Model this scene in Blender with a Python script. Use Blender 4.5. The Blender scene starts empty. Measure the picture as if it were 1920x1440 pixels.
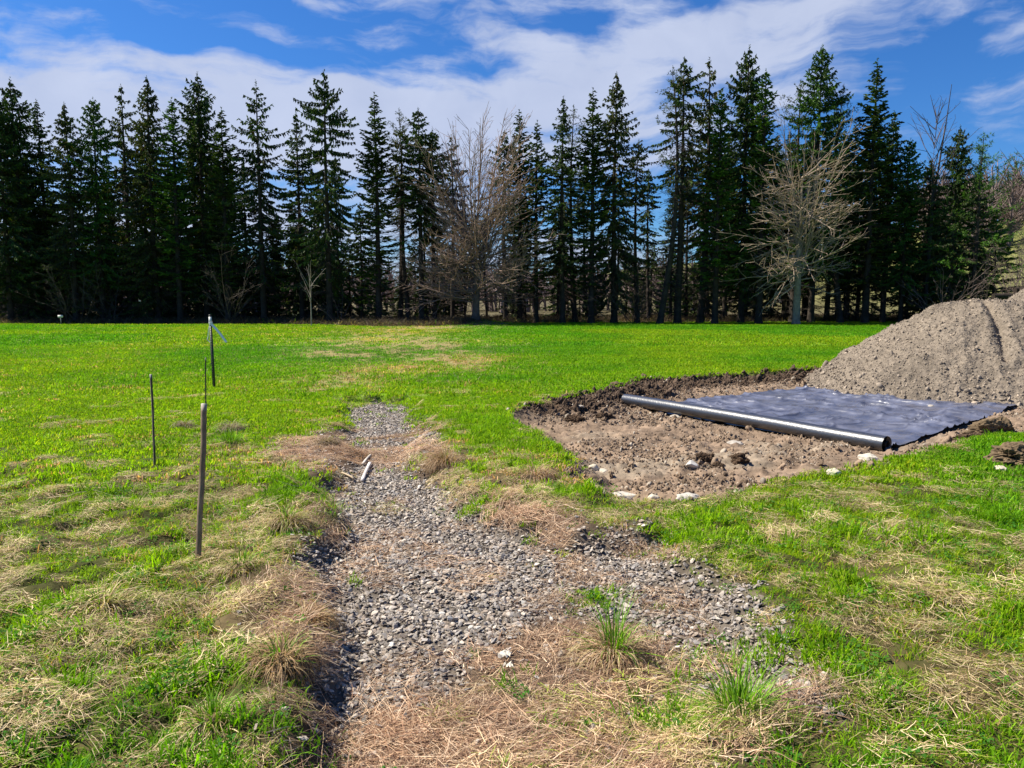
import bpy, bmesh, math, random
import numpy as np
from mathutils import Vector, Matrix, noise as mnoise
R = math.radians
scene = bpy.context.scene
col = scene.collection

# ------------------------------------------------------------------ camera, world, sun, exposure
EYE = 1.6; FPX = 1442.0; HY = 567.0
cd = bpy.data.cameras.new('camera'); cam = bpy.data.objects.new('camera', cd); col.objects.link(cam)
cam.location = (0, 0, EYE); cam.rotation_euler = (R(90) - math.atan((720 - HY) / FPX), 0, 0)
cd.sensor_width = 36; cd.lens = 36 * FPX / 1920; cd.clip_start = 0.05; cd.clip_end = 6000
scene.camera = cam
SUN_EL, SUN_AZ = 51, -75           # azimuth from the view direction, negative = left
scene.view_settings.view_transform = 'Standard'; scene.view_settings.look = 'None'
scene.view_settings.gamma = 1; scene.view_settings.exposure = 1.02
try:
    scene.cycles.max_bounces = 6; scene.cycles.transparent_max_bounces = 6
    scene.cycles.sample_clamp_indirect = 4
except Exception: pass

TH = math.atan((720 - HY) / FPX)
def RAY(px, py):
    """direction of a photo pixel, per metre forward: (sideways, up)"""
    fy = FPX * math.cos(TH) + (720 - py) * math.sin(TH); return (px - 960) / fy, (-FPX * math.sin(TH) + (720 - py) * math.cos(TH)) / fy
def PX(px, py, z=0.0):
    """photo pixel -> point on the level z"""
    a, b = RAY(px, py); d = (EYE - z) / -b
    return np.array([a * d, d])
def PD(px, d, py=HY): return RAY(px, py)[0] * d

def build_world():
    w = bpy.data.worlds.new('World'); scene.world = w; w.use_nodes = True
    nt = w.node_tree; nt.nodes.clear(); N = nt.nodes.new; L = nt.links.new
    out = N('ShaderNodeOutputWorld'); bg = N('ShaderNodeBackground'); bg.inputs['Strength'].default_value = 0.062
    sky = N('ShaderNodeTexSky'); sky.sky_type = 'NISHITA'; sky.sun_disc = False
    sky.sun_elevation = R(SUN_EL); sky.sun_rotation = R(SUN_AZ); sky.air_density = 1.0; sky.dust_density = 0.4; sky.ozone_density = 3.0
    hs = N('ShaderNodeHueSaturation'); hs.inputs['Saturation'].default_value = 1.22; hs.inputs['Value'].default_value = 0.85
    L(sky.outputs[0], hs.inputs['Color'])
    tint = N('ShaderNodeMix'); tint.data_type = 'RGBA'; tint.blend_type = 'MULTIPLY'; tint.inputs[0].default_value = 1
    L(hs.outputs[0], tint.inputs[6]); tint.inputs[7].default_value = (0.50, 0.84, 1.25, 1)
    tc = N('ShaderNodeTexCoord'); sp = N('ShaderNodeSeparateXYZ'); L(tc.outputs['Generated'], sp.inputs[0])
    def m(op, a, b=None, c=None):
        n = N('ShaderNodeMath'); n.operation = op
        for i, v in enumerate((a, b, c)):
            if v is None: continue
            if isinstance(v, (int, float)): n.inputs[i].default_value = v
            else: L(v, n.inputs[i])
        return n.outputs[0]
    az = m('ARCTAN2', sp.outputs[0], sp.outputs[1]); el = m('ARCSINE', sp.outputs[2])
    cb = N('ShaderNodeCombineXYZ'); L(az, cb.inputs[0]); L(el, cb.inputs[1])
    def blob(px, py, rx, ry, rot, s):
        mp = N('ShaderNodeMapping'); mp.vector_type = 'TEXTURE'
        az0 = math.atan((px - 960) / FPX)
        mp.inputs['Location'].default_value = (az0, math.atan((HY - py) / FPX * math.cos(az0)), 0)
        mp.inputs['Rotation'].default_value = (0, 0, R(rot)); mp.inputs['Scale'].default_value = (rx / FPX, ry / FPX, 1)
        L(warp, mp.inputs[0])
        g = N('ShaderNodeTexGradient'); g.gradient_type = 'SPHERICAL'; L(mp.outputs[0], g.inputs[0])
        return m('MULTIPLY', m('SMOOTHSTEP' if False else 'POWER', g.outputs[1], 0.7), s)
    # warp the coordinates so the bands are ragged
    nw = N('ShaderNodeTexNoise'); nw.inputs['Scale'].default_value = 6; nw.inputs['Detail'].default_value = 5
    L(cb.outputs[0], nw.inputs['Vector'])
    vs = N('ShaderNodeVectorMath'); vs.operation = 'SUBTRACT'; L(nw.outputs['Color'], vs.inputs[0]); vs.inputs[1].default_value = (.5, .5, .5)
    vm = N('ShaderNodeVectorMath'); vm.operation = 'MULTIPLY'; L(vs.outputs[0], vm.inputs[0]); vm.inputs[1].default_value = (.16, .07, 0)
    va = N('ShaderNodeVectorMath'); va.operation = 'ADD'; L(cb.outputs[0], va.inputs[0]); L(vm.outputs[0], va.inputs[1])
    warp = va.outputs[0]
    blobs = [(100, 205, 600, 62, -5, 1.05), (620, 225, 620, 85, -2, 1.1), (900, 185, 330, 80, 8, 1.0), (1350, 40, 480, 105, -4, 1.15),
             (1300, 150, 350, 110, 0, 1.25), (800, 30, 330, 34, -20, .95), (1000, 90, 220, 50, -30, .7), (600, 30, 200, 26, -18, .6), (200, 62, 90, 28, -10, .55),
             (560, 95, 130, 24, -12, .55), (1880, 80, 110, 60, 35, .75), (1720, 25, 200, 34, -5, .6), (1760, 225, 130, 40, 10, .5), (1610, 150, 130, 26, 20, .4),
             (1930, 355, 200, 46, 0, 1.1), (300, 120, 500, 40, -6, .55), (600, 430, 900, 70, 0, .9), (1150, 480, 900, 60, 0, 1.0), (1250, 300, 260, 50, 0, .7),
             (380, 300, 750, 150, 0, 1.25), (1000, 270, 560, 120, 0, 1.0), (-900, 100, 700, 400, 0, .7), (3100, 100, 700, 500, 0, .7)]
    tot = None
    for b in blobs:
        o = blob(*b); tot = o if tot is None else m('ADD', tot, o)
    mp2 = N('ShaderNodeMapping'); mp2.inputs['Rotation'].default_value = (0, 0, R(14)); mp2.inputs['Scale'].default_value = (4.5, 17, 1)
    L(warp, mp2.inputs[0])
    n1 = N('ShaderNodeTexNoise'); n1.inputs['Scale'].default_value = 1.3; n1.inputs['Detail'].default_value = 9; n1.inputs['Roughness'].default_value = .58
    L(mp2.outputs[0], n1.inputs['Vector'])
    n2 = N('ShaderNodeTexNoise'); n2.inputs['Scale'].default_value = 9; n2.inputs['Detail'].default_value = 7; n2.inputs['Roughness'].default_value = .55
    L(warp, n2.inputs['Vector'])
    d = m('ADD', m('MULTIPLY', tot, .70), m('ADD', m('MULTIPLY', m('SUBTRACT', n1.outputs[0], .5), 3.3), m('MULTIPLY', m('SUBTRACT', n2.outputs[0], .5), .9)))
    mr = N('ShaderNodeMapRange'); mr.interpolation_type = 'SMOOTHSTEP'; mr.inputs[1].default_value = .16; mr.inputs[2].default_value = 1.15; mr.inputs[4].default_value = .93
    L(d, mr.inputs[0])
    mx = N('ShaderNodeMix'); mx.data_type = 'RGBA'; L(mr.outputs[0], mx.inputs[0]); L(tint.outputs[2], mx.inputs[6])
    cl = N('ShaderNodeMix'); cl.data_type = 'RGBA'; L(n2.outputs[0], cl.inputs[0]); cl.inputs[6].default_value = (3.4, 4.0, 5.7, 1); cl.inputs[7].default_value = (5.6, 6.1, 7.5, 1)
    L(cl.outputs[2], mx.inputs[7])
    L(mx.outputs[2], bg.inputs['Color']); L(bg.outputs[0], out.inputs[0])
build_world()
sd = bpy.data.lights.new('sun', 'SUN'); sd.energy = 5.0; sd.angle = R(0.5); sd.color = (1, .94, .82)
sun = bpy.data.objects.new('sun', sd); col.objects.link(sun)
sv = Vector((math.sin(R(SUN_AZ)) * math.cos(R(SUN_EL)), math.cos(R(SUN_AZ)) * math.cos(R(SUN_EL)), math.sin(R(SUN_EL))))
sun.rotation_euler = sv.to_track_quat('Z', 'Y').to_euler(); sun.location = (-30, 20, 40)

# ------------------------------------------------------------------ helpers
def hash2(ix, iy, seed):
    n = (ix.astype(np.int64) * 374761393 + iy.astype(np.int64) * 668265263 + seed * 1442695041) & 0xffffffff
    n = ((n ^ (n >> 13)) * 1274126177) & 0xffffffff
    n = (n ^ (n >> 16)) & 0xffffffff
    return n / 4294967295.0
def vnoise(x, y, seed=0):
    x = np.asarray(x, float); y = np.asarray(y, float)
    ix = np.floor(x); iy = np.floor(y); fx = x - ix; fy = y - iy
    fx = fx * fx * fx * (fx * (fx * 6 - 15) + 10); fy = fy * fy * fy * (fy * (fy * 6 - 15) + 10)
    a = hash2(ix, iy, seed); b = hash2(ix + 1, iy, seed); c = hash2(ix, iy + 1, seed); d = hash2(ix + 1, iy + 1, seed)
    return (a + (b - a) * fx) * (1 - fy) + (c + (d - c) * fx) * fy
def fbm(x, y, octv=4, seed=0, gain=.5):
    """about -1..1"""
    s = 0; a = 1; t = 0; x = np.asarray(x, float); y = np.asarray(y, float)
    for i in range(octv):
        s = s + a * (vnoise(x, y, seed + i * 17) * 2 - 1); t += a; a *= gain
        x, y = (x * .8 - y * .6) * 2.03 + 5.3, (x * .6 + y * .8) * 2.03 + 1.7
    return s / t
def sstep(a, b, v):
    t = np.clip((v - a) / (b - a), 0, 1); return t * t * (3 - 2 * t)
def sdf(x, y, poly):
    """signed distance to polygon, positive inside"""
    poly = np.asarray(poly); n = len(poly); d2 = np.full(x.shape, 1e18); ins = np.zeros(x.shape, bool)
    for i in range(n):
        ax, ay = poly[i]; bx, by = poly[(i + 1) % n]; ex, ey = bx - ax, by - ay
        wx, wy = x - ax, y - ay; t = np.clip((wx * ex + wy * ey) / (ex * ex + ey * ey + 1e-12), 0, 1)
        d2 = np.minimum(d2, (wx - ex * t) ** 2 + (wy - ey * t) ** 2)
        c = (ay > y) != (by > y)
        with np.errstate(divide='ignore', invalid='ignore'):
            xi = (bx - ax) * (y - ay) / (by - ay if by != ay else 1e-9) + ax
        ins ^= c & (x < xi)
    return np.where(ins, 1, -1) * np.sqrt(d2)
def poly_px(pts, z=0.0): return [PX(a, b, z) for a, b in pts]

def tag(o, label=None, cat=None, group=None, kind=None):
    if label: o['label'] = label
    if cat: o['category'] = cat
    if group: o['group'] = group
    if kind: o['kind'] = kind
    return o
def empty(name, loc, label, cat, group=None, rz=0):
    o = bpy.data.objects.new(name, None); col.objects.link(o); o.location = loc; o.rotation_euler = (0, 0, rz)
    o.empty_display_size = .2
    return tag(o, label, cat, group)

class MB:
    """collects numpy geometry (quads or tris) with a colour per vertex"""
    def __init__(s): s.v = []; s.f4 = []; s.f3 = []; s.c = []; s.n = 0
    def add(s, v, f, c):
        v = np.asarray(v, float).reshape(-1, 3); f = np.asarray(f, np.int64)
        c = np.asarray(c, float)
        if c.ndim == 1: c = np.tile(c, (len(v), 1))
        s.v.append(v); s.c.append(c); (s.f4 if f.shape[1] == 4 else s.f3).append(f + s.n); s.n += len(v)
    def mesh(s, name, mat, smooth=False):
        me = bpy.data.meshes.new(name)
        v = np.concatenate(s.v); c = np.concatenate(s.c)
        f4 = np.concatenate(s.f4) if s.f4 else np.zeros((0, 4), int); f3 = np.concatenate(s.f3) if s.f3 else np.zeros((0, 3), int)
        me.vertices.add(len(v)); me.vertices.foreach_set('co', v.astype(np.float32).ravel())
        nl = len(f4) * 4 + len(f3) * 3; me.loops.add(nl); me.loops.foreach_set('vertex_index', np.concatenate([f4.ravel(), f3.ravel()]).astype(np.int32))
        me.polygons.add(len(f4) + len(f3))
        st = np.concatenate([np.arange(len(f4)) * 4, len(f4) * 4 + np.arange(len(f3)) * 3]).astype(np.int32)
        me.polygons.foreach_set('loop_start', st)
        if smooth: me.polygons.foreach_set('use_smooth', np.ones(len(st), bool))
        a = me.color_attributes.new('Col', 'FLOAT_COLOR', 'POINT')
        a.data.foreach_set('color', np.concatenate([c[:, :3], np.ones((len(c), 1))], 1).astype(np.float32).ravel())
        me.update(calc_edges=True); me.materials.append(mat)
        return me
    def build(s, name, mat, parent=None, smooth=False):
        o = bpy.data.objects.new(name, s.mesh(name, mat, smooth)); col.objects.link(o)
        if parent: o.parent = parent
        return o
def norm(a): return a / (np.linalg.norm(a, axis=-1, keepdims=True) + 1e-9)
def prisms(mb, P0, P1, r0, r1, c, k=3):
    """many straight tapered k-sided sticks"""
    P0 = np.asarray(P0, float); P1 = np.asarray(P1, float); n = len(P0); r0 = np.broadcast_to(r0, n); r1 = np.broadcast_to(r1, n)
    d = norm(P1 - P0); a = np.where(np.abs(d[:, 2:3]) > .9, np.array([[1., 0, 0]]), np.array([[0, 0, 1.]]))
    u = norm(np.cross(d, a)); w = np.cross(d, u)
    vs = []
    for P, r in ((P0, r0), (P1, r1)):
        for j in range(k):
            t = 2 * math.pi * j / k
            vs.append(P + (u * math.cos(t) + w * math.sin(t)) * r[:, None])
    V = np.stack(vs, 1).reshape(-1, 3); base = np.arange(n)[:, None] * 2 * k
    F = np.concatenate([base + np.array([[j, (j + 1) % k, k + (j + 1) % k, k + j]]) for j in range(k)])
    c = np.asarray(c, float); c = np.repeat(c, 2 * k, 0) if c.ndim == 2 else c
    mb.add(V, F, c)
def tube(mb, pts, rad, c, k=8, cap=True):
    pts = np.asarray(pts, float); n = len(pts); rad = np.broadcast_to(rad, n)
    t = np.gradient(pts, axis=0); t = norm(t); a = np.array([1., 0, 0]) if abs(t[0, 2]) > .7 else np.array([0, 0, 1.])
    u = norm(np.cross(t, a)); w = np.cross(t, u); ang = np.arange(k) * 2 * math.pi / k
    V = (pts[:, None] + (u[:, None] * np.cos(ang)[None, :, None] + w[:, None] * np.sin(ang)[None, :, None]) * rad[:, None, None]).reshape(-1, 3)
    F = [[i * k + j, i * k + (j + 1) % k, (i + 1) * k + (j + 1) % k, (i + 1) * k + j] for i in range(n - 1) for j in range(k)]
    mb.add(V, F, c)
    if cap:
        for i, e in ((0, pts[0]), (n - 1, pts[-1])):
            ring = V[i * k:(i + 1) * k]; mb.add(np.vstack([ring, e]), [[j, (j + 1) % k, k] for j in range(k)], np.asarray(c) if np.asarray(c).ndim == 1 else np.asarray(c)[0])
def kites(mb, P0, P1, W, c, cross=True):
    """leafy slivers from P0 to P1, width vector W"""
    M = P0 + (P1 - P0) * .45; n = len(P0); d = norm(P1 - P0)
    for k, w in enumerate((W, np.cross(d, W)) if cross else (W,)):
        V = np.stack([P0, M + w, P1, M - w], 1).reshape(-1, 3)
        mb.add(V, np.arange(n * 4).reshape(-1, 4), np.repeat(c, 4, 0))

# ------------------------------------------------------------------ materials
def mat_new(name):
    m = bpy.data.materials.new(name); m.use_nodes = True; nt = m.node_tree; nt.nodes.clear()
    return m, nt, nt.nodes.new, nt.links.new
def col_mat(name, rough=.8, trans=0.0, inst=False, spec=.3, bump=0, bscale=60, gain=1.0, nvar=.0, nscale=5, trans_tint=(1.1, 1.15, .5)):
    """colour from the mesh's own Col attribute, some variation, optional light through the leaf"""
    m, nt, N, L = mat_new(name)
    out = N('ShaderNodeOutputMaterial'); p = N('ShaderNodeBsdfPrincipled'); p.inputs['Roughness'].default_value = rough
    p.inputs['Specular IOR Level'].default_value = spec
    a = N('ShaderNodeAttribute'); a.attribute_name = 'Col'; c = a.outputs['Color']
    def mul(x, y):
        q = N('ShaderNodeMix'); q.data_type = 'RGBA'; q.blend_type = 'MULTIPLY'; q.inputs[0].default_value = 1
        L(x, q.inputs[6])
        if isinstance(y, tuple): q.inputs[7].default_value = y
        else: L(y, q.inputs[7])
        return q.outputs[2]
    if inst:
        b = N('ShaderNodeAttribute'); b.attribute_type = 'INSTANCER'; b.attribute_name = 'tint'; c = mul(c, b.outputs['Color'])
    if gain != 1: c = mul(c, (gain, gain, gain, 1))
    tc = N('ShaderNodeTexCoord')
    if nvar:
        nz = N('ShaderNodeTexNoise'); nz.inputs['Scale'].default_value = nscale; nz.inputs['Detail'].default_value = 5; L(tc.outputs['Object'], nz.inputs['Vector'])
        mr = N('ShaderNodeMapRange'); mr.inputs[1].default_value = .3; mr.inputs[2].default_value = .7; mr.inputs[3].default_value = 1 - nvar; mr.inputs[4].default_value = 1 + nvar
        L(nz.outputs[0], mr.inputs[0]); c = mul(c, mr.outputs[0])
    L(c, p.inputs['Base Color'])
    if bump:
        nz = N('ShaderNodeTexNoise'); nz.inputs['Scale'].default_value = bscale; nz.inputs['Detail'].default_value = 6; L(tc.outputs['Object'], nz.inputs['Vector'])
        bp = N('ShaderNodeBump'); bp.inputs['Strength'].default_value = 1; bp.inputs['Distance'].default_value = bump; L(nz.outputs[0], bp.inputs['Height']); L(bp.outputs[0], p.inputs['Normal'])
    if trans:
        t = N('ShaderNodeBsdfTranslucent'); L(mul(c, trans_tint + (1,)), t.inputs['Color'])
        mx = N('ShaderNodeMixShader'); mx.inputs[0].default_value = trans; L(p.outputs[0], mx.inputs[1]); L(t.outputs[0], mx.inputs[2]); L(mx.outputs[0], out.inputs[0])
    else: L(p.outputs[0], out.inputs[0])
    return m
M_grass = col_mat('grass_blades', .6, .5, True, .12)
M_straw = col_mat('dry_straw', .7, .25, True, .3, trans_tint=(1.1, 1, .8))
M_stone = col_mat('gravel_stone', .75, 0, True, .3, bump=.0015, bscale=25, nvar=.2, nscale=14)
M_clod = col_mat('soil_clod', .95, 0, True, .1, bump=.004, bscale=20, nvar=.3, nscale=9)
M_needle = col_mat('conifer_needles', .6, .22, False, .25, nvar=.45, nscale=.55, trans_tint=(1.2, 1.3, .5))
M_bark = col_mat('conifer_bark', .9, 0, False, .15, bump=.02, bscale=9, nvar=.4, nscale=2.5)
M_twig = col_mat('bare_twigs', .85, 0, False, .2, nvar=.25, nscale=1.2)
M_rock = col_mat('field_stone', .8, 0, False, .25, bump=.006, bscale=18, nvar=.3, nscale=8)
M_tuss = col_mat('tussock_blades', .65, .3, False, .3)
M_wood = col_mat('weathered_wood', .85, 0, False, .2, bump=.0015, bscale=40, nvar=.35, nscale=9)
M_metal = col_mat('painted_steel', .5, 0, False, .4, nvar=.15, nscale=15)
M_plain = col_mat('plain_surface', .6, 0, False, .3, nvar=.08, nscale=15)

# ------------------------------------------------------------------ zones of the ground (plan outlines)
GR1 = poly_px([(650, 756), (700, 750), (762, 752), (775, 785), (742, 806), (690, 812), (638, 812), (642, 780)], -.06)
GR2 = poly_px([(690, 855), (755, 862), (790, 915), (850, 950), (950, 985), (1050, 1035), (1100, 1090), (1060, 1140), (1000, 1165), (900, 1215),
               (850, 1262), (760, 1295), (650, 1345), (565, 1318), (572, 1250), (630, 1205), (590, 1135), (545, 1110), (575, 1050), (630, 990), (618, 935), (650, 880)], -.1)
GR3 = poly_px([(1080, 1015), (1225, 1005), (1320, 1070), (1420, 1130), (1450, 1200), (1580, 1290), (1510, 1345), (1390, 1280), (1220, 1235), (1185, 1160), (1080, 1120)], -.05)
GR4 = poly_px([(660, 815), (800, 812), (830, 835), (700, 850)], -.08)
STRAW = poly_px([(530, 835), (640, 800), (780, 785), (810, 815), (850, 870), (900, 935), (990, 965), (1080, 985), (1180, 1005), (1290, 1040), (1370, 1120), (1440, 1210), (1560, 1300),
                 (1400, 1440), (1150, 1700), (500, 1700), (540, 1440), (540, 1300), (500, 1200), (560, 1060), (590, 960), (560, 890), (500, 860)], -.06)
SWALE = poly_px([(630, 750), (770, 745), (790, 800), (790, 860), (860, 940), (1080, 1010), (1240, 1010), (1400, 1130), (1480, 1250), (1350, 1330), (1100, 1600), (900, 2200), (450, 2200), (500, 1700),
                 (540, 1330), (590, 1220), (545, 1110), (610, 990), (600, 920), (640, 850), (625, 800)], -.05)
PIT = poly_px([(942, 774), (1030, 750), (1120, 736), (1200, 712), (1400, 700), (1570, 688), (1720, 684), (1850, 682), (2150, 682), (2500, 760), (2300, 830), (1990, 800), (1800, 830), (1700, 858),
               (1560, 884), (1400, 925), (1330, 940), (1220, 945), (1140, 935), (1085, 900), (1045, 850), (1000, 812), (965, 795)])
EDGE_X = np.array([-400, -45, -38, -15, -9, -6, -4, -1, 5, 33, 60, 400]); EDGE_Y = np.array([60, 58.5, 58, 56, 51.5, 51.8, 54, 58, 61, 64, 64, 64])
def lawn_edge(x): return np.interp(x, EDGE_X, EDGE_Y)
# fabric: roll and sheet plan
RL = PX(1172, 764, -.2); RR = PX(1664, 850, -.2)
SB = np.array(PX(1485, 731, -.2)); SR = np.array([8.3, 12.7])
SHEET = [RL + (RR - RL) * .012, RR - (RR - RL) * .004, SR, SR + np.array([1.5, 1.8]), np.array([8.6, 17.2]), SB + np.array([.3, .5]), SB]

def zones(x, y):
    wx = x + .18 * fbm(x * 1.7, y * 1.7, 3, 5) + .05 * fbm(x * 9, y * 9, 2, 6); wy = y + .25 * fbm(x * 1.6, y * 1.6, 3, 9) + .06 * fbm(x * 8, y * 8, 2, 4)
    near = (y < 30) & (x > -12) & (x < 30) & (y > 0)
    z = {}
    def f(poly, w, wrp=True):
        o = np.full(x.shape, 0.0)
        o[near] = sstep(-w, w, sdf(wx[near] if wrp else x[near], wy[near] if wrp else y[near], poly)); return o
    z['gravel'] = np.maximum(np.maximum(f(GR1, .12), f(GR2, .12)), np.maximum(f(GR3, .16) * .85, f(GR4, .1) * .6))
    z['straw'] = f(STRAW, .25)
    o = np.full(x.shape, -9.0); o[near] = sdf(x[near] + .04 * fbm(x[near] * 6, y[near] * 6, 2, 3) + .10 * fbm(x[near] * 1.9, y[near] * 1.9, 3, 31), y[near] + .24 * fbm(x[near] * 2.2, y[near] * 2.2, 5, 31, .6), PIT); z['pit_d'] = o
    o = np.full(x.shape, -9.0); o[near] = sdf(wx[near], wy[near], SWALE); z['sw_d'] = o
    o = np.full(x.shape, -9.0); o[near] = sdf(x[near], y[near], SHEET); z['sheet_d'] = o
    return z
def gauss(x, y, cx, cy, rx, ry): return np.exp(-(((x - cx) / rx) ** 2 + ((y - cy) / ry) ** 2))
def height(x, y, z=None):
    x = np.asarray(x, float); y = np.asarray(y, float)
    if z is None: z = zones(x, y)
    fade = 1 / (1 + np.maximum(0, y - 12) / 10)
    h = .02 * fbm(x * .5, y * .5, 2, 40) * fade
    rough = sstep(11, 5, y) * np.where(x < 1, 1, .7) * sstep(1, 2, y)
    bumps = fbm(x * 3.2, y * 3.2, 3, 41)
    h = h + .058 * rough * bumps + .045 * rough * np.clip(fbm(x * 4.5 + 7, y * 4.5, 2, 52), 0, 1) + .02 * rough * fbm(x * 11, y * 11, 3, 42) + .012 * fade * fbm(x * 2.2, y * 2.2, 2, 43)
    left = sstep(.6, -.6, x + .12 * y - .2); sw = sstep(-.12, .28, z['sw_d']) * (1 - left) + sstep(-.1, .24, z['sw_d']) * left
    h = h * (1 - .75 * sw) - .13 * sw + .05 * sstep(-.55, -.1, z['sw_d']) * (1 - sw) * left * sstep(8, 6, y) * (.6 + 1.2 * vnoise(x * 2.5, y * 2.5, 54)) + .014 * sw * fbm(x * 4, y * 4, 3, 44)
    pd = z['pit_d']; back = sstep(-1.2, .6, (y - 10.7) - .25 * (x - 2)); back = sstep(11.0, 12.2, y)
    wdt = .22 * back + .45 * (1 - back)
    pit = sstep(-.03 * back - .1 * (1 - back), wdt, pd)
    pn = .045 * fbm(x * 1.7, y * 1.7, 3, 45) + .045 * fbm(x * 6, y * 6, 4, 46, .6) + .055 * np.abs(fbm(x * 13, y * 13, 3, 47, .6)) * (.4 + vnoise(x * 1.1, y * 1.1, 48)) + .11 * np.clip(fbm(x * 2.6, y * 3.6, 4, 53, .6) - .12, 0, 1)
    us = sstep(-.15, .1, z['sheet_d'])
    bank = sstep(1.9, .2, pd) * pit * back
    pn = pn * (1 - us) - .02 * us + bank * (.05 + .16 * fbm(x * 3.2, y * 3.2, 4, 48, .65))
    lip = sstep(-.35, 0, pd) * (1 - pit) * (.015 + .02 * fbm(x * 6, y * 6, 3, 49)) * back
    h = h * (1 - pit) + pit * (-.2 + .07 * sstep(5, 2, x) * back * sstep(-.25, -.9, z['sheet_d']) + pn) + lip
    # mulch mound at the foot of the bare tree, ground under the trees, land beyond
    e = lawn_edge(x)
    h = h + .32 * gauss(x, y, PD(885, 56), 56.5, 2.4, 1.6)
    h = h + sstep(-1, 6, y - e) * .12 * fbm(x * .5, y * .5, 3, 50)
    h = h + sstep(70, 200, y) * 1.2 * fbm(x * .01, y * .01, 3, 51) + sstep(90, 230, y + .5 * x) * sstep(40, 100, x) * 19 + sstep(250, 700, y) * 14 * sstep(-400, 300, x)
    return h
def hz(x, y): return float(height(np.array([x]), np.array([y]))[0])

# ------------------------------------------------------------------ ground sheet
def axis(parts):
    o = []
    for a, b, n in parts: o.append(np.linspace(a, b, n, endpoint=False))
    o.append(np.array([parts[-1][1]])); return np.concatenate(o)
def build_ground():
    X = axis([(-3000, -300, 12), (-300, -60, 40), (-60, -16, 90), (-16, -6, 100), (-6, 8, 450), (8, 16, 100), (16, 60, 90), (60, 300, 50), (300, 3000, 12)])
    Y = axis([(-200, -4, 12), (-4, 2, 30), (2, 9, 260), (9, 17, 230), (17, 30, 90), (30, 75, 110), (75, 300, 50), (300, 4500, 20)])
    gx, gy = np.meshgrid(X, Y); x = gx.ravel(); y = gy.ravel(); z = zones(x, y); h = height(x, y, z)
    nx, ny = len(X), len(Y); i = (np.arange(ny - 1)[:, None] * nx + np.arange(nx - 1)[None]).ravel()
    F = np.stack([i, i + 1, i + nx + 1, i + nx], 1)
    e = lawn_edge(x) + .8 * fbm(x * .6, y * .6, 3, 60)
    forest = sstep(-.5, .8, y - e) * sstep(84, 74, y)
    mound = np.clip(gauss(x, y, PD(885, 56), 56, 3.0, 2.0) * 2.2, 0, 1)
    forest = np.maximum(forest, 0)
    beyond = sstep(74, 84, y)
    # colours
    def C(*c): return np.array(c)[None]
    n1 = fbm(x * .35, y * .35, 3, 61)[:, None]; n2 = fbm(x * 2.4, y * 2.4, 4, 62)[:, None]; n3 = fbm(x * 14, y * 14, 3, 63, .7)[:, None]
    lawn = C(.10, .20, .008) * (1 + .25 * n1) + C(.03, .01, .004) * np.clip(n2, 0, 1)
    nearf = sstep(14, 6, y)[:, None]; lawn = lawn * (1 - nearf) + C(.045, .048, .012) * (1 + .5 * n3) * nearf
    dry = (C(.13, .095, .045) * nearf + C(.30, .24, .10) * (1 - nearf)) * (1 + .5 * n3) ; mixf = np.clip(straw_amount(x, y) * 1.1 + .25 * n2[:, 0], 0, 1)[:, None]
    c = lawn * (1 - mixf) + (dry * .75) * mixf
    s = z['straw'][:, None]; c = c * (1 - s) + C(.10, .068, .045) * (1 + .35 * n3) * s
    g = z['gravel'][:, None]; c = c * (1 - g) + C(.12, .10, .08) * (1 + .3 * n3) * g
    pd = z['pit_d']; back = sstep(11, 12.2, y); p = sstep(-.03, .06, pd)[:, None]
    dk_ = sstep(.0, .45, fbm(x * 1.4, y * 2.1, 4, 66))[:, None]; dirt = C(.20, .142, .098) * (1 + .3 * n2 + .5 * n3) * (1 - .18 * dk_)
    gn = np.clip(fbm(x * .9, y * 2.0, 3, 64) * 2.2 + gauss(x, y, 2.2, 8.4, 2.0, .5) * 1.2 - .15, 0, 1)[:, None]
    dirt = dirt * (1 - gn) + C(.23, .18, .13) * (1 + .3 * n3) * gn
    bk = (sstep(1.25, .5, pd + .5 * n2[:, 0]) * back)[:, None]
    dirt = dirt * (1 - bk) + C(.075, .05, .033) * (1 + .5 * n3) * bk  # darker soil on the back bank, with the bank's shade painted into it
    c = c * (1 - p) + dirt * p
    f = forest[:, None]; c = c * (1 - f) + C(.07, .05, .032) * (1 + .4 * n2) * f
    m = mound[:, None]; c = c * (1 - m) + C(.17, .11, .07) * (1 + .3 * n2) * m
    b = beyond[:, None]; nb = fbm(x * .03, y * .03, 3, 65)[:, None]
    fld = C(.105, .088, .045) * (1 + .25 * nb); hillc = sstep(40, 80, x)[:, None]; fld = fld * (1 - hillc) + C(.15, .155, .05) * (1 + .3 * nb) * hillc
    c = c * (1 - b) + fld * b
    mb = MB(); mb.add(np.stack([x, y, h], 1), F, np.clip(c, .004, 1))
    M = col_mat('ground_surface', .95, 0, False, .1, bump=.01, bscale=35, nvar=.25, nscale=7)
    o = mb.build('ground', M, None, True); tag(o, kind='structure')
SPECKS = []
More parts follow.
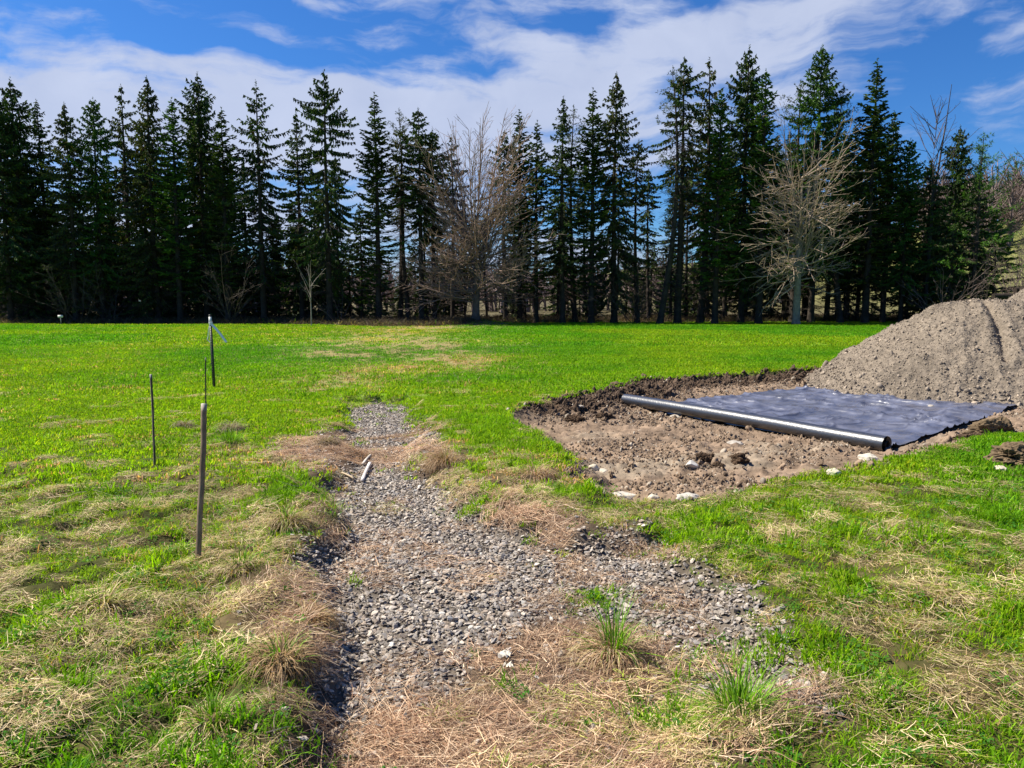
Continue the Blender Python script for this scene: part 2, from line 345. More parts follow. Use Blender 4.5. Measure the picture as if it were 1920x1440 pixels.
def straw_amount(x, y):
    """share of dead grass in the turf, 0..1"""
    a = .06 + .13 * sstep(10, 5, y) + .13 * sstep(5.2, 3.4, y) + .10 * sstep(0, -1, x) * sstep(5, 4, y)
    a = a - .10 * sstep(1.2, 1.8, x) * sstep(3.4, 4.2, y) - .08 * sstep(.9, 1.4, x)
    a = a + .55 * gauss(x, y, PD(600, 8), 8.2, 1.6, 1.2) + .32 * gauss(x, y, PD(940, 7.2), 7.2, 1.1, 1.4) + .5 * gauss(x, y, -.95, 5.3, .9, 1.8)
    tk = sum(w * gauss(x, y, *PX(px, py), rx, ry) for px, py, rx, ry, w in ((640, 668, 2.0, 3.0, .7), (800, 665, 1.8, 5, .8), (860, 680, 1.4, 2.4, .6), (700, 645, 2.6, 6, .8), (790, 645, 2.6, 6, .7), (730, 624, 3.4, 10, .8), (850, 612, 3.4, 9, .7), (720, 700, 1.3, 2.2, .6), (640, 720, 1.0, 1.6, .5)))
    a = a + np.clip(tk, 0, 1.1) * (.62 + .75 * fbm(x * 1.3, y * .6, 3, 70)) + .3 * gauss(x, y, -6, 50, 6, 3) + .12 * np.clip(fbm(x * .25, y * .18, 3, 73), 0, 1) * sstep(8, 14, y)
    a = a + .45 * gauss(x, y, 2.4, 2.9, 1.6, .45)
    a = a + (.46 * sstep(20, 10, y) + .12) * fbm(x * 1.9, y * 1.9, 4, 71) + .2 * sstep(9, 5, y) * fbm(x * 7, y * 7, 2, 72)
    return np.clip(a, 0, 1)
build_ground()

# ------------------------------------------------------------------ scattered stuff (points carrying instances)
def scatter(name, protos, x, y, zz, rot, scl, idx, tint, label, cat, parent=None):
    pc = bpy.data.collections.new(name + '_shapes')
    for i, me in enumerate(protos):
        po = bpy.data.objects.new('shape_%03d' % i, me); pc.objects.link(po)
    me = bpy.data.meshes.new(name); n = len(x); me.vertices.add(n)
    me.vertices.foreach_set('co', np.stack([x, y, zz], 1).astype(np.float32).ravel())
    me.attributes.new('rot', 'FLOAT_VECTOR', 'POINT').data.foreach_set('vector', np.asarray(rot, np.float32).ravel())
    me.attributes.new('scl', 'FLOAT_VECTOR', 'POINT').data.foreach_set('vector', np.asarray(scl, np.float32).ravel())
    me.attributes.new('idx', 'INT', 'POINT').data.foreach_set('value', np.asarray(idx, np.int32))
    tint = np.concatenate([tint, np.ones((n, 1))], 1)
    me.attributes.new('tint', 'FLOAT_COLOR', 'POINT').data.foreach_set('color', tint.astype(np.float32).ravel())
    ng = bpy.data.node_groups.new(name + '_nodes', 'GeometryNodeTree')
    ng.interface.new_socket('Geometry', in_out='INPUT', socket_type='NodeSocketGeometry'); ng.interface.new_socket('Geometry', in_out='OUTPUT', socket_type='NodeSocketGeometry')
    N = ng.nodes.new; L = ng.links.new; gi = N('NodeGroupInput'); go = N('NodeGroupOutput')
    ip = N('GeometryNodeInstanceOnPoints'); ci = N('GeometryNodeCollectionInfo'); ci.inputs['Collection'].default_value = pc
    ci.inputs['Separate Children'].default_value = True; ci.inputs['Reset Children'].default_value = True
    def attr(nm, t):
        a = N('GeometryNodeInputNamedAttribute'); a.data_type = t; a.inputs[0].default_value = nm; return a.outputs[0]
    L(gi.outputs[0], ip.inputs['Points']); L(ci.outputs[0], ip.inputs['Instance']); ip.inputs['Pick Instance'].default_value = True
    L(attr('idx', 'INT'), ip.inputs['Instance Index']); L(attr('scl', 'FLOAT_VECTOR'), ip.inputs['Scale'])
    er = N('FunctionNodeEulerToRotation'); L(attr('rot', 'FLOAT_VECTOR'), er.inputs[0]); L(er.outputs[0], ip.inputs['Rotation'])
    L(ip.outputs[0], go.inputs[0])
    o = bpy.data.objects.new(name, me); col.objects.link(o); md = o.modifiers.new('scatter', 'NODES'); md.node_group = ng
    if parent: o.parent = parent; o['kind'] = 'stuff'; o['label'] = label
    else: tag(o, label, cat, None, 'stuff')
    return o

def blades(mb, rs, n, spread, hmin, hmax, wid, cols, lean=.6, droop=.5, patt=None):
    """n curved grass blades of three segments"""
    a = rs.uniform(0, 2 * math.pi, n); r = spread * np.sqrt(rs.uniform(0, 1, n)); base = np.stack([r * np.cos(a), r * np.sin(a), np.full(n, -.01)], 1)
    hh = rs.uniform(hmin, hmax, n); b = rs.uniform(0, 2 * math.pi, n); ln = np.abs(rs.normal(0, lean, n)); d = np.stack([np.cos(b) * np.sin(ln), np.sin(b) * np.sin(ln), np.cos(ln)], 1)
    side = np.stack([-np.sin(b + rs.normal(0, .8, n)), np.cos(b), np.zeros(n)], 1); side = norm(side) * (wid * rs.uniform(.7, 1.3, n))[:, None] / 2
    dr = np.stack([np.cos(b), np.sin(b), -1.1 * np.ones(n)], 1) * (hh * droop * rs.uniform(.2, 1, n))[:, None]
    p0 = base; p1 = base + d * hh[:, None] * .45 + dr * .12; p2 = base + d * hh[:, None] * .8 + dr * .42; p3 = base + d * hh[:, None] + dr * .8
    for p in (p1, p2, p3): p[:, 2] = np.maximum(p[:, 2], .004)
    V = np.stack([p0 - side, p0 + side, p1 - side, p1 + side, p2 - side * .7, p2 + side * .7, p3], 1).reshape(-1, 3); k = np.arange(n)[:, None] * 7
    ci = rs.choice(len(cols), n, p=patt); c = np.array(cols)[ci] * rs.uniform(.75, 1.25, (n, 1)); c = np.repeat(c, 7, 0)
    mb.add(V, np.concatenate([k + [[0, 1, 3, 2]], k + [[2, 3, 5, 4]]]), c)
    mb.add(V, k + [[4, 5, 6]], c)
GREENS = [(.12, .28, .006), (.16, .34, .007), (.075, .19, .005), (.18, .34, .008), (.21, .30, .015)]
DRYS = [(.40, .31, .15), (.52, .43, .24), (.26, .17, .08), (.34, .24, .13)]
def strands(mb, rs, n, spread, lmin, lmax, wid, cols, zmax, dirb=None, dspread=3.2):
    """long thin straws lying about flat, each a gently bent ribbon"""
    a = rs.uniform(0, 2 * math.pi, n); r = spread * np.sqrt(rs.uniform(0, 1, n)); p = np.stack([r * np.cos(a), r * np.sin(a), rs.uniform(.0, zmax, n)], 1)
    b = (rs.normal(dirb, dspread, n) if dirb is not None else rs.uniform(0, 2 * math.pi, n)); ln = rs.uniform(lmin, lmax, n); k1 = rs.normal(0, .38, n)
    pts = [p]; ns = 4
    for i in range(ns):
        ang = b + k1 * i / ns; p = p + np.stack([np.cos(ang), np.sin(ang), rs.normal(0, .16, n)], 1) * (ln / ns)[:, None]; p[:, 2] = np.clip(p[:, 2], .002, zmax * 1.6); pts.append(p)
    w = (wid * rs.uniform(.6, 1.4, n))[:, None] / 2; side = np.stack([-np.sin(b), np.cos(b), rs.uniform(-.6, .6, n)], 1) * w
    V = np.stack([q for j, p in enumerate(pts) for q in (p - side * (1 - .15 * j), p + side * (1 - .15 * j))], 1).reshape(-1, 3); m = 2 * (ns + 1); k = np.arange(n)[:, None] * m
    c = np.array(cols)[rs.integers(0, len(cols), n)] * rs.uniform(.7, 1.3, (n, 1))
    mb.add(V, np.concatenate([k + [[2 * j, 2 * j + 1, 2 * j + 3, 2 * j + 2]] for j in range(ns)]), np.repeat(c, m, 0))

rs = np.random.default_rng(7)
def mk(fn):
    mb = MB(); fn(mb); return mb
def grass_protos():
    P = []
    for i in range(4): mb = MB(); blades(mb, rs, 30, .055, .025, .065, .0040, GREENS, .55, .5); P.append(mb.mesh('tuft', M_grass))                 # 0-3 near, green
    for i in range(2): mb = MB(); blades(mb, rs, 22, .065, .03, .075, .0042, GREENS + DRYS, .75, .7, [.12] * 5 + [.1] * 4); P.append(mb.mesh('tuft', M_grass))  # 4-5 near, mixed
    for i in range(3): mb = MB(); blades(mb, rs, 26, .09, .025, .06, .009, GREENS, .55, .4); P.append(mb.mesh('tuft', M_grass))                   # 6-8 mid
    for i in range(3): mb = MB(); blades(mb, rs, 22, .24, .035, .075, .026, GREENS, .4, .3); P.append(mb.mesh('tuft', M_grass))                     # 9-11 far
    for i in range(2): mb = MB(); blades(mb, rs, 26, .045, .05, .12, .0055, GREENS[:4], .5, .45); P.append(mb.mesh('tuft', M_grass))            # 12-13 lush
    for i in range(2): mb = MB(); blades(mb, rs, 20, .24, .03, .07, .025, [(.50, .42, .18), (.42, .36, .12), (.30, .36, .05), (.55, .46, .24)], .6, .4); P.append(mb.mesh('tuft', M_grass))                      # 14-15 far, dry
    for i in range(2): mb = MB(); blades(mb, rs, 20, .10, .03, .06, .009, DRYS, .9, .6); P.append(mb.mesh('tuft', M_grass))                      # 16-17 mid, dry
    for i in range(1):                                                                                                                           # 18 small round leaves
        mb = MB(); n = 26; a = rs.uniform(0, 6.28, n); r = .06 * np.sqrt(rs.uniform(0, 1, n)); c0 = np.stack([r * np.cos(a), r * np.sin(a), rs.uniform(.015, .05, n)], 1)
        d = norm(rs.normal(0, 1, (n, 3)) * [1, 1, .35]) * .009; w = norm(np.cross(d, rs.normal(0, .3, (n, 3)) + [0, 0, 1])) * .006
        kites(mb, c0 - d, c0 + d, w, np.array([(.06, .19, .02)]) * rs.uniform(.7, 1.3, (n, 1)), False); P.append(mb.mesh('tuft', M_grass))
    return P
GP = grass_protos()
def infrustum(x, y, m=1.6): return (np.abs(x) < .70 * y + m) & (y > 1.6)
def build_grass():
    X, Y, I, S, T = [], [], [], [], []
    for (y0, y1, dens, sel) in ((1.9, 6.5, 640, 0), (6.5, 13, 330, 1), (13, 28, 110, 2), (28, 66, 22, 3)):
        w = .70 * y1 + 1.6; n = int(2 * w * (y1 - y0) * dens); x = rs.uniform(-w, w, n); y = rs.uniform(y0, y1, n)
        k = infrustum(x, y) & (y < lawn_edge(x) + .5); x, y = x[k], y[k]; z = zones(x, y); sa = straw_amount(x, y)
        g = (1 - .85 * sa); nz = fbm(x * 2.2, y * 2.2, 3, 80)
        g = g * (1 - .90 * z['straw']) * (1 - .97 * z['gravel']) * sstep(.04 + .5 * sstep(11, 10, y) * (vnoise(x * 3, y * 3, 84) ** 2), -.05, z['pit_d'])
        g = g * np.where((y < 9), np.clip(.78 + .7 * nz + .5 * fbm(x * 7, y * 7, 2, 83), .1, 1.2), 1)
        # green islands in the thatch
        isl = sum(gauss(x, y, *PX(a, b), rx, ry) for a, b, rx, ry in ((1290, 1005, .25, .3), (1330, 1020, .2, .2), (900, 945, .22, .25), (1130, 1090, .12, .14), (560, 930, .35, .5), (430, 830, .3, .3),
              (1060, 930, .3, .3), (1380, 1330, .22, .2), (1270, 1290, .25, .15), (960, 800, .5, .5), (1400, 1200, .3, .25), (1010, 830, .35, .5), (930, 850, .3, .5), (980, 880, .3, .3), (900, 810, .3, .6), (740, 1130, .03, .03), (880, 790, .3, .5), (350, 1400, .3, .1)))
        g = np.maximum(g, np.clip(isl * 1.1, 0, 1) * .95 * sstep(.04, -.05, z['pit_d']) * (1 - .8 * z['gravel'])) * 1.0
        k = rs.uniform(0, 1, len(x)) < g; x, y, sa, isl, nz = x[k], y[k], sa[k], isl[k], nz[k]; n = len(x); r = rs.uniform(0, 1, n)
        if sel == 0:
            ix = np.where(r < sa * .9, rs.integers(4, 6, n), rs.integers(0, 4, n)); lush = rs.uniform(0, 1, n) < np.clip(isl * .6 + (nz > .28) * .25, 0, 1); ix = np.where(lush, rs.integers(12, 14, n), ix)
            ix = np.where(rs.uniform(0, 1, n) < .08, 18, ix)
        elif sel == 1:
            ix = np.where(r < sa * .6, rs.integers(16, 18, n), rs.integers(6, 9, n)); lush = rs.uniform(0, 1, n) < np.clip(isl * .5 + (nz > .3) * .12, 0, 1); ix = np.where(lush, rs.integers(12, 14, n), ix)
        elif sel == 2: ix = np.where(r < sa * .8, rs.integers(16, 18, n), rs.integers(6, 9, n))
        else: ix = np.where(r < sa * .8, rs.integers(14, 16, n), rs.integers(9, 12, n))
        sc = rs.uniform(.7, 1.25, n) * (1 + .25 * nz)
        if sel == 2: sc *= 1.35
        X.append(x); Y.append(y); I.append(ix); S.append(sc)
        t = np.ones((n, 3)) * (1.06 if sel >= 2 else 1.16); v = fbm(x * .8, y * .8, 3, 81); v2 = 1.5 * fbm(x * .15, y * .12, 3, 82)
        t *= (1 + .22 * v + .15 * v2)[:, None] * rs.uniform(.8, 1.2, (n, 1)); yel = np.clip(.5 + v2 + .5 * v, 0, 1); t[:, 0] *= .72 + .55 * yel; T.append(np.clip(t, .3, 2))
    x = np.concatenate(X); y = np.concatenate(Y); n = len(x); zz = height(x, y); s = np.concatenate(S)
    rot = np.stack([rs.normal(0, .12, n), rs.normal(0, .12, n), rs.uniform(0, 6.28, n)], 1)
    scatter('lawn_grass', GP, x, y, zz, rot, np.stack([s, s, s * rs.uniform(.8, 1.2, n)], 1), np.concatenate(I), np.concatenate(T), 'short spring green grass covering the field', 'grass')
    print('grass tufts', n)
build_grass()
PINK = [(.50, .33, .20), (.34, .20, .12), (.66, .49, .33), (.16, .09, .055)]; BEIGE = [(.54, .41, .21), (.36, .25, .12), (.66, .52, .31), (.17, .11, .05), (.24, .30, .03)]
def build_straw():
    P = []
    for i in range(4): mb = MB(); strands(mb, rs, 150, .14, .04, .16, .0023, PINK, .022, 0, .9); P.append(mb.mesh('mat', M_straw))
    for i in range(4): mb = MB(); strands(mb, rs, 150, .12, .03, .10, .0023, BEIGE, .03, 0, 1.2); P.append(mb.mesh('mat', M_straw))
    for i in range(2): mb = MB(); strands(mb, rs, 3, .12, .2, .45, .0036, [(.5, .42, .3), (.42, .33, .22)], .05, 0, .8); P.append(mb.mesh('stem', M_straw))
    X, Y, I, T = [], [], [], []
    for (y0, y1, dens) in ((1.9, 6.5, 105), (6.5, 14, 48)):
        w = .70 * y1 + 1.6; n = int(2 * w * (y1 - y0) * dens); x = rs.uniform(-w, w, n); y = rs.uniform(y0, y1, n)
        k = infrustum(x, y); x, y = x[k], y[k]; z = zones(x, y); sa = straw_amount(x, y)
        s = z['straw'] * (.5 + .5 * sstep(-.3, .25, fbm(x * 1.3, y * 1.3, 3, 90) + .35 * sstep(3.6, 2.6, y))); s = np.maximum(s, .6 * sstep(-.1, .0, z['sw_d']) * sstep(.35, .15, z['sw_d']) * (x < -.2)); g = np.maximum(s, np.maximum(sa * .75, .22 * sstep(8, 6, y))) * (1 - np.clip(1.02 * z['gravel'], 0, .9)) * sstep(.05, -.05, z['pit_d'])
        g = g * (1 - .45 * sstep(6, 9, y) * (1 - z['straw']))
        k = rs.uniform(0, 1, len(x)) < g; x, y = x[k], y[k]; n = len(x); st = z['straw'][k] > rs.uniform(0, 1, n) * .9
        beige_corner = rs.uniform(0, 1, n) < .8 * np.clip(gauss(x, y, .55, 2.9, .6, .5) + gauss(x, y, -.6, 6.9, .8, .8), 0, 1)
        ix = np.where(st & ~beige_corner, rs.integers(0, 4, n), rs.integers(4, 8, n)); ix = np.where(rs.uniform(0, 1, n) < .035, rs.integers(8, 10, n), ix)
        X.append(x); Y.append(y); I.append(ix); T.append(np.clip((1 + .3 * fbm(x * 2, y * 2, 3, 91))[:, None] * rs.uniform(.75, 1.25, (n, 1)) * np.ones((1, 3)), .3, 1.8))
    x = np.concatenate(X); y = np.concatenate(Y); n = len(x); zz = height(x, y) + .004
    e = .04; hx = (height(x + e, y) - height(x - e, y)) / (2 * e); hy = (height(x, y + e) - height(x, y - e)) / (2 * e)
    flow = 2.5 * fbm(x * .7, y * .7, 2, 92) + .2; s = rs.uniform(.8, 1.3, n)
    # tilt to the slope: euler for small tilts, spin first
    rx, ry = np.arctan(hy), -np.arctan(hx); cz, szn = np.cos(flow), np.sin(flow)
    rot = np.stack([rx * .9, ry * .9, flow], 1)
    rot[:, 0] = rx * cz + (-ry) * -szn * -1; rot[:, 1] = ry * cz - rx * szn
    rot[:, 0] = np.clip(rx * cz + ry * szn, -.7, .7); rot[:, 1] = np.clip(ry * cz - rx * szn, -.7, .7)
    scatter('dead_grass', P, x, y, zz, rot, np.stack([s, s, s], 1), np.concatenate(I), np.concatenate(T), 'matted dead straw lying over the turf and the gravel edges', 'dead grass')
    print('straw', n)
build_straw()

def rock_mesh(name, seed, size, flat, mat, c, rough=.25, sub=2, sharp=True):
    r = random.Random(seed); bm = bmesh.new()
    if sharp:
        for i in range(16):
            v = Vector((r.gauss(0, 1), r.gauss(0, 1), r.gauss(0, 1))).normalized() * r.uniform(.8, 1.1); bm.verts.new(v)
        res = bmesh.ops.convex_hull(bm, input=bm.verts); bmesh.ops.delete(bm, geom=list({g for g in res['geom_interior'] + res['geom_unused'] if isinstance(g, bmesh.types.BMVert)}), context='VERTS')
        if sub > 1: bmesh.ops.bevel(bm, geom=list(bm.edges), offset=.06, segments=1, affect='EDGES')
    else:
        bmesh.ops.create_icosphere(bm, subdivisions=sub + 1, radius=1)
        for v in bm.verts:
            p = v.co.copy(); n = mnoise.fractal(p * 1.1 + Vector((seed, 0, 0)), 1, 2, 4); v.co = p * (1 + rough * n)
    sx, sy = r.uniform(.8, 1.25), r.uniform(.65, 1)
    for v in bm.verts: v.co = Vector((v.co.x * sx * size, v.co.y * sy * size, v.co.z * flat * size))
    me = bpy.data.meshes.new(name); bm.to_mesh(me); bm.free(); a = me.color_attributes.new('Col', 'FLOAT_COLOR', 'POINT')
    a.data.foreach_set('color', np.tile(np.array(list(c) + [1], np.float32), len(me.vertices))); me.materials.append(mat)
    if not sharp: me.polygons.foreach_set('use_smooth', np.ones(len(me.polygons), bool))
    return me
def build_gravel():
    P = [rock_mesh('stone', 100 + i, 1, random.Random(i).uniform(.2, .42), M_stone, (1, 1, 1), sub=1) for i in range(10)]
    x0, x1, y0, y1 = -4, 4, 2.2, 13.5; n = int((x1 - x0) * (y1 - y0) * 3400); x = rs.uniform(x0, x1, n); y = rs.uniform(y0, y1, n)
    z = zones(x, y); cover = z['gravel'] * (1 - .5 * np.clip(fbm(x * 2.2, y * 2.2, 3, 95) * 1.6 - .1, 0, 1)); cover = np.maximum(cover, .10 * z['straw']); cover = np.maximum(cover, .45 * sstep(.02, .12, z['sw_d']) * (x < -.2) * (y < 8) * (y > 3) * np.clip(.6 + fbm(x * 3, y * 3, 2, 97), 0, 1))
    k = rs.uniform(0, 1, n) < cover; x, y = x[k], y[k]; n = len(x); s = .007 + .016 * rs.uniform(0, 1, n) ** 1.5 * (1 + .3 * (rs.uniform(0, 1, n) < .12))
    zz = height(x, y) + rs.uniform(-.4, 1.1, n) * .011 + .002; rot = np.stack([rs.normal(0, .42, n), rs.normal(0, .42, n), rs.uniform(0, 6.28, n)], 1)
    base = np.array([(.40, .34, .275), (.25, .215, .18), (.50, .43, .36), (.31, .28, .255), (.36, .285, .22)])[rs.integers(0, 5, n)]; t = base * rs.uniform(.7, 1.25, (n, 1)); t *= .85; b = rs.uniform(0, 1, n) < .015; t[b] = (.55, .52, .46)
    scatter('gravel', P, x, y, zz, rot, np.stack([s, s, s], 1), rs.integers(0, 10, n), t, 'loose grey stone chips filling the shallow drainage strip', 'gravel')
    print('gravel', n)
    # pebbles and clods of the dug ground
    P2 = [rock_mesh('clod', 200 + i, 1, .6, M_clod, (1, 1, 1), .7, 2, False) for i in range(4)] + [rock_mesh('pebble', 230 + i, 1, .6, M_stone, (1, 1, 1), .15, 1, i % 2 == 0) for i in range(4)]
    x0, x1, y0, y1 = -.5, 12, 5.6, 20; n = int((x1 - x0) * (y1 - y0) * 1500); x = rs.uniform(x0, x1, n); y = rs.uniform(y0, y1, n); z = zones(x, y); back = sstep(11, 12.2, y)
    d = sstep(-.12, .05, z['pit_d']) * sstep(-.0, -.12, z['sheet_d']) * np.clip(.35 + fbm(x * 1.5, y * 1.5, 3, 96) + .5 * back * sstep(1.5, .6, z['pit_d']), .05, 1)
    k = rs.uniform(0, 1, n) < d; x, y, pd, bk = x[k], y[k], z['pit_d'][k], back[k]; n = len(x); dk = bk * sstep(1.5, .6, pd); peb = rs.uniform(0, 1, n) < .3 - .22 * dk
    s = np.exp(rs.normal(-4.7, .6, n)); s = s * (1 + .5 * bk * sstep(1.5, .6, pd)); s = np.clip(s, .005, .09); s = np.where(peb, s * .8, s); ix = np.where(peb, rs.integers(4, 8, n), rs.integers(0, 4, n))
    t = np.where(peb[:, None], np.array([[.30, .25, .19]]), np.where((bk * sstep(1.5, .6, pd) > .5)[:, None], np.array([[.085, .058, .04]]), np.array([[.21, .15, .102]]))) * rs.uniform(.65, 1.35, (n, 1))  # clods on the back bank tinted dark, the bank's shade put into their colour
    scatter('dirt_clods', P2, x, y, height(x, y) + s * .15, np.stack([rs.uniform(0, 6, n)] * 3, 1) * [1, .3, 1], np.stack([s, s, s], 1), ix, t, 'crumbly brown soil clods and pebbles strewn over the dug ground', 'dirt')
    print('clods', n)
build_gravel()

# ------------------------------------------------------------------ gravel piles
def pile(name, label, X0, X1, Y0, Y1, hf, step, seed):
    X = np.arange(X0, X1 + step, step); Y = np.arange(Y0, Y1 + step, step); gx, gy = np.meshgrid(X, Y); x = gx.ravel(); y = gy.ravel(); h = hf(x, y)
    nx, ny = len(X), len(Y); i = (np.arange(ny - 1)[:, None] * nx + np.arange(nx - 1)[None]).ravel(); F = np.stack([i, i + 1, i + nx + 1, i + nx], 1)
    keep = h[F].max(1) > -.33; F = F[keep]
    n3 = fbm(x * 9, y * 9, 4, seed + 3, .7)[:, None]; n1 = fbm(x * 1.3, y * 1.3, 3, seed + 4)[:, None]
    damp = sstep(.05, .5, fbm(x * .8, y * 1.1, 3, seed + 9))[:, None]; c = np.array([[.175, .142, .108]]) * (1 + .25 * n3 + .16 * n1) * (1 - .25 * damp)
    used = np.unique(F); remap = np.full(len(x), -1); remap[used] = np.arange(len(used))
    cx, cy = x[used].mean(), y[used].mean(); t = empty(name, (cx, cy, -.2), label, 'gravel pile')
    mb = MB(); mb.add(np.stack([x - cx, y - cy, h + .2], 1)[used], remap[F], c[used])
    o = mb.build('heap', col_mat(name + '_surface', .95, 0, False, .15, bump=.035, bscale=16, nvar=.28, nscale=14), t, True)
    # loose stones on it
    n = int((X1 - X0) * (Y1 - Y0) * 1300); px = rs.uniform(X0, X1, n); py = rs.uniform(Y0, Y1, n); ph = hf(px, py); k = ph > -.22; px, py, ph = px[k], py[k], ph[k]; n = len(px)
    P2 = [rock_mesh('pebble', 260 + i, 1, .65, M_stone, (1, 1, 1), .2, 1, i % 2 == 0) for i in range(5)]
    s = np.clip(np.exp(rs.normal(-5.05, .6, n)), .003, .06); low = rs.uniform(0, 1, n) < np.clip((.35 - ph) * 1.5, 0, 1) * .4; s = np.where(low, s * 2.1, s)
    tt = np.array([[.22, .175, .13]]) * rs.uniform(.7, 1.35, (n, 1)); b = rs.uniform(0, 1, n) < .05; tt[b] *= 1.6
    scatter('loose_stones', P2, px - cx, py - cy, ph + .2 + s * .2, rs.uniform(0, 6, (n, 3)), np.stack([s, s, s], 1), rs.integers(0, 5, n), tt, 'small stones and crumbs lying on the heap', None, t)
    return t
def seg_d(x, y, pts):
    d = np.full(x.shape, 1e9)
    for (ax, ay), (bx, by) in zip(pts[:-1], pts[1:]):
        ex, ey = bx - ax, by - ay; t = np.clip(((x - ax) * ex + (y - ay) * ey) / (ex * ex + ey * ey), 0, 1); d = np.minimum(d, np.hypot(x - ax - ex * t, y - ay - ey * t))
    return d
def pile_a(x, y):
    wx = x + .12 * fbm(x, y, 3, 300); wy = y + .12 * fbm(x, y, 3, 301)
    d = seg_d(wx, wy, [(9.55, 16.2), (11.0, 15.5), (14.5, 15.0)])
    h = 1.70 - np.maximum(0, np.sqrt(d * d + .35) - .62) * .70
    h = np.minimum(h, 1.62 + .03 * fbm(x * 2, y * 2, 2, 302))
    # two scraped grooves and the cut step
    g = seg_d(x, y, [(9.75, 16.0), (9.4, 14.9), (9.1, 14.1)]); h = h - .11 * np.exp(-(g / .07) ** 2) + .05 * np.exp(-((g - .2) / .09) ** 2)
    g2 = seg_d(x, y, [(10.9, 15.4), (10.45, 14.6), (10.1, 13.9)]); side = sstep(-.05, .05, (x - 10.1) - .53 * (y - 13.9)); h = h - .15 * side * np.exp(-(g2 / .55) ** 2) * sstep(13.7, 14.2, y)
    h = h + .05 * fbm(x * 1.6, y * 1.6, 3, 303) + .06 * fbm(x * 5, y * 5, 4, 304, .6) + .045 * fbm(x * 13, y * 13, 3, 305, .7)
    toe = sstep(.25, -.2, h); h = h + toe * .05 * fbm(x * 3, y * 3, 3, 306)
    return h - .02
def pile_b(x, y):
    wx = x + .2 * fbm(x * .8, y * .8, 3, 310); wy = y + .2 * fbm(x * .8, y * .8, 3, 311)
    d = seg_d(wx, wy, [(15.3, 20.6), (19, 20.5)]); h = 2.5 - np.maximum(0, np.sqrt(d * d + .3) - .5) * .62
    h = h - .14 * np.exp(-(seg_d(x, y, [(13.2, 19.0), (14.2, 18.6), (15.6, 19.0)]) / .2) ** 2)
    return h + .06 * fbm(x * 1.6, y * 1.6, 3, 312) + .06 * fbm(x * 5, y * 5, 4, 313, .6) + .04 * fbm(x * 12, y * 12, 3, 314, .7)
pile('gravel_pile', 'large grey brown gravel heap with scraped grooves, its toe spilling over the black fabric', 5.6, 18, 11.8, 20, pile_a, .033, 300)
pile('gravel_pile', 'taller gravel heap just behind the big one at the edge of the picture', 10, 22, 15.8, 25.5, pile_b, .07, 320)

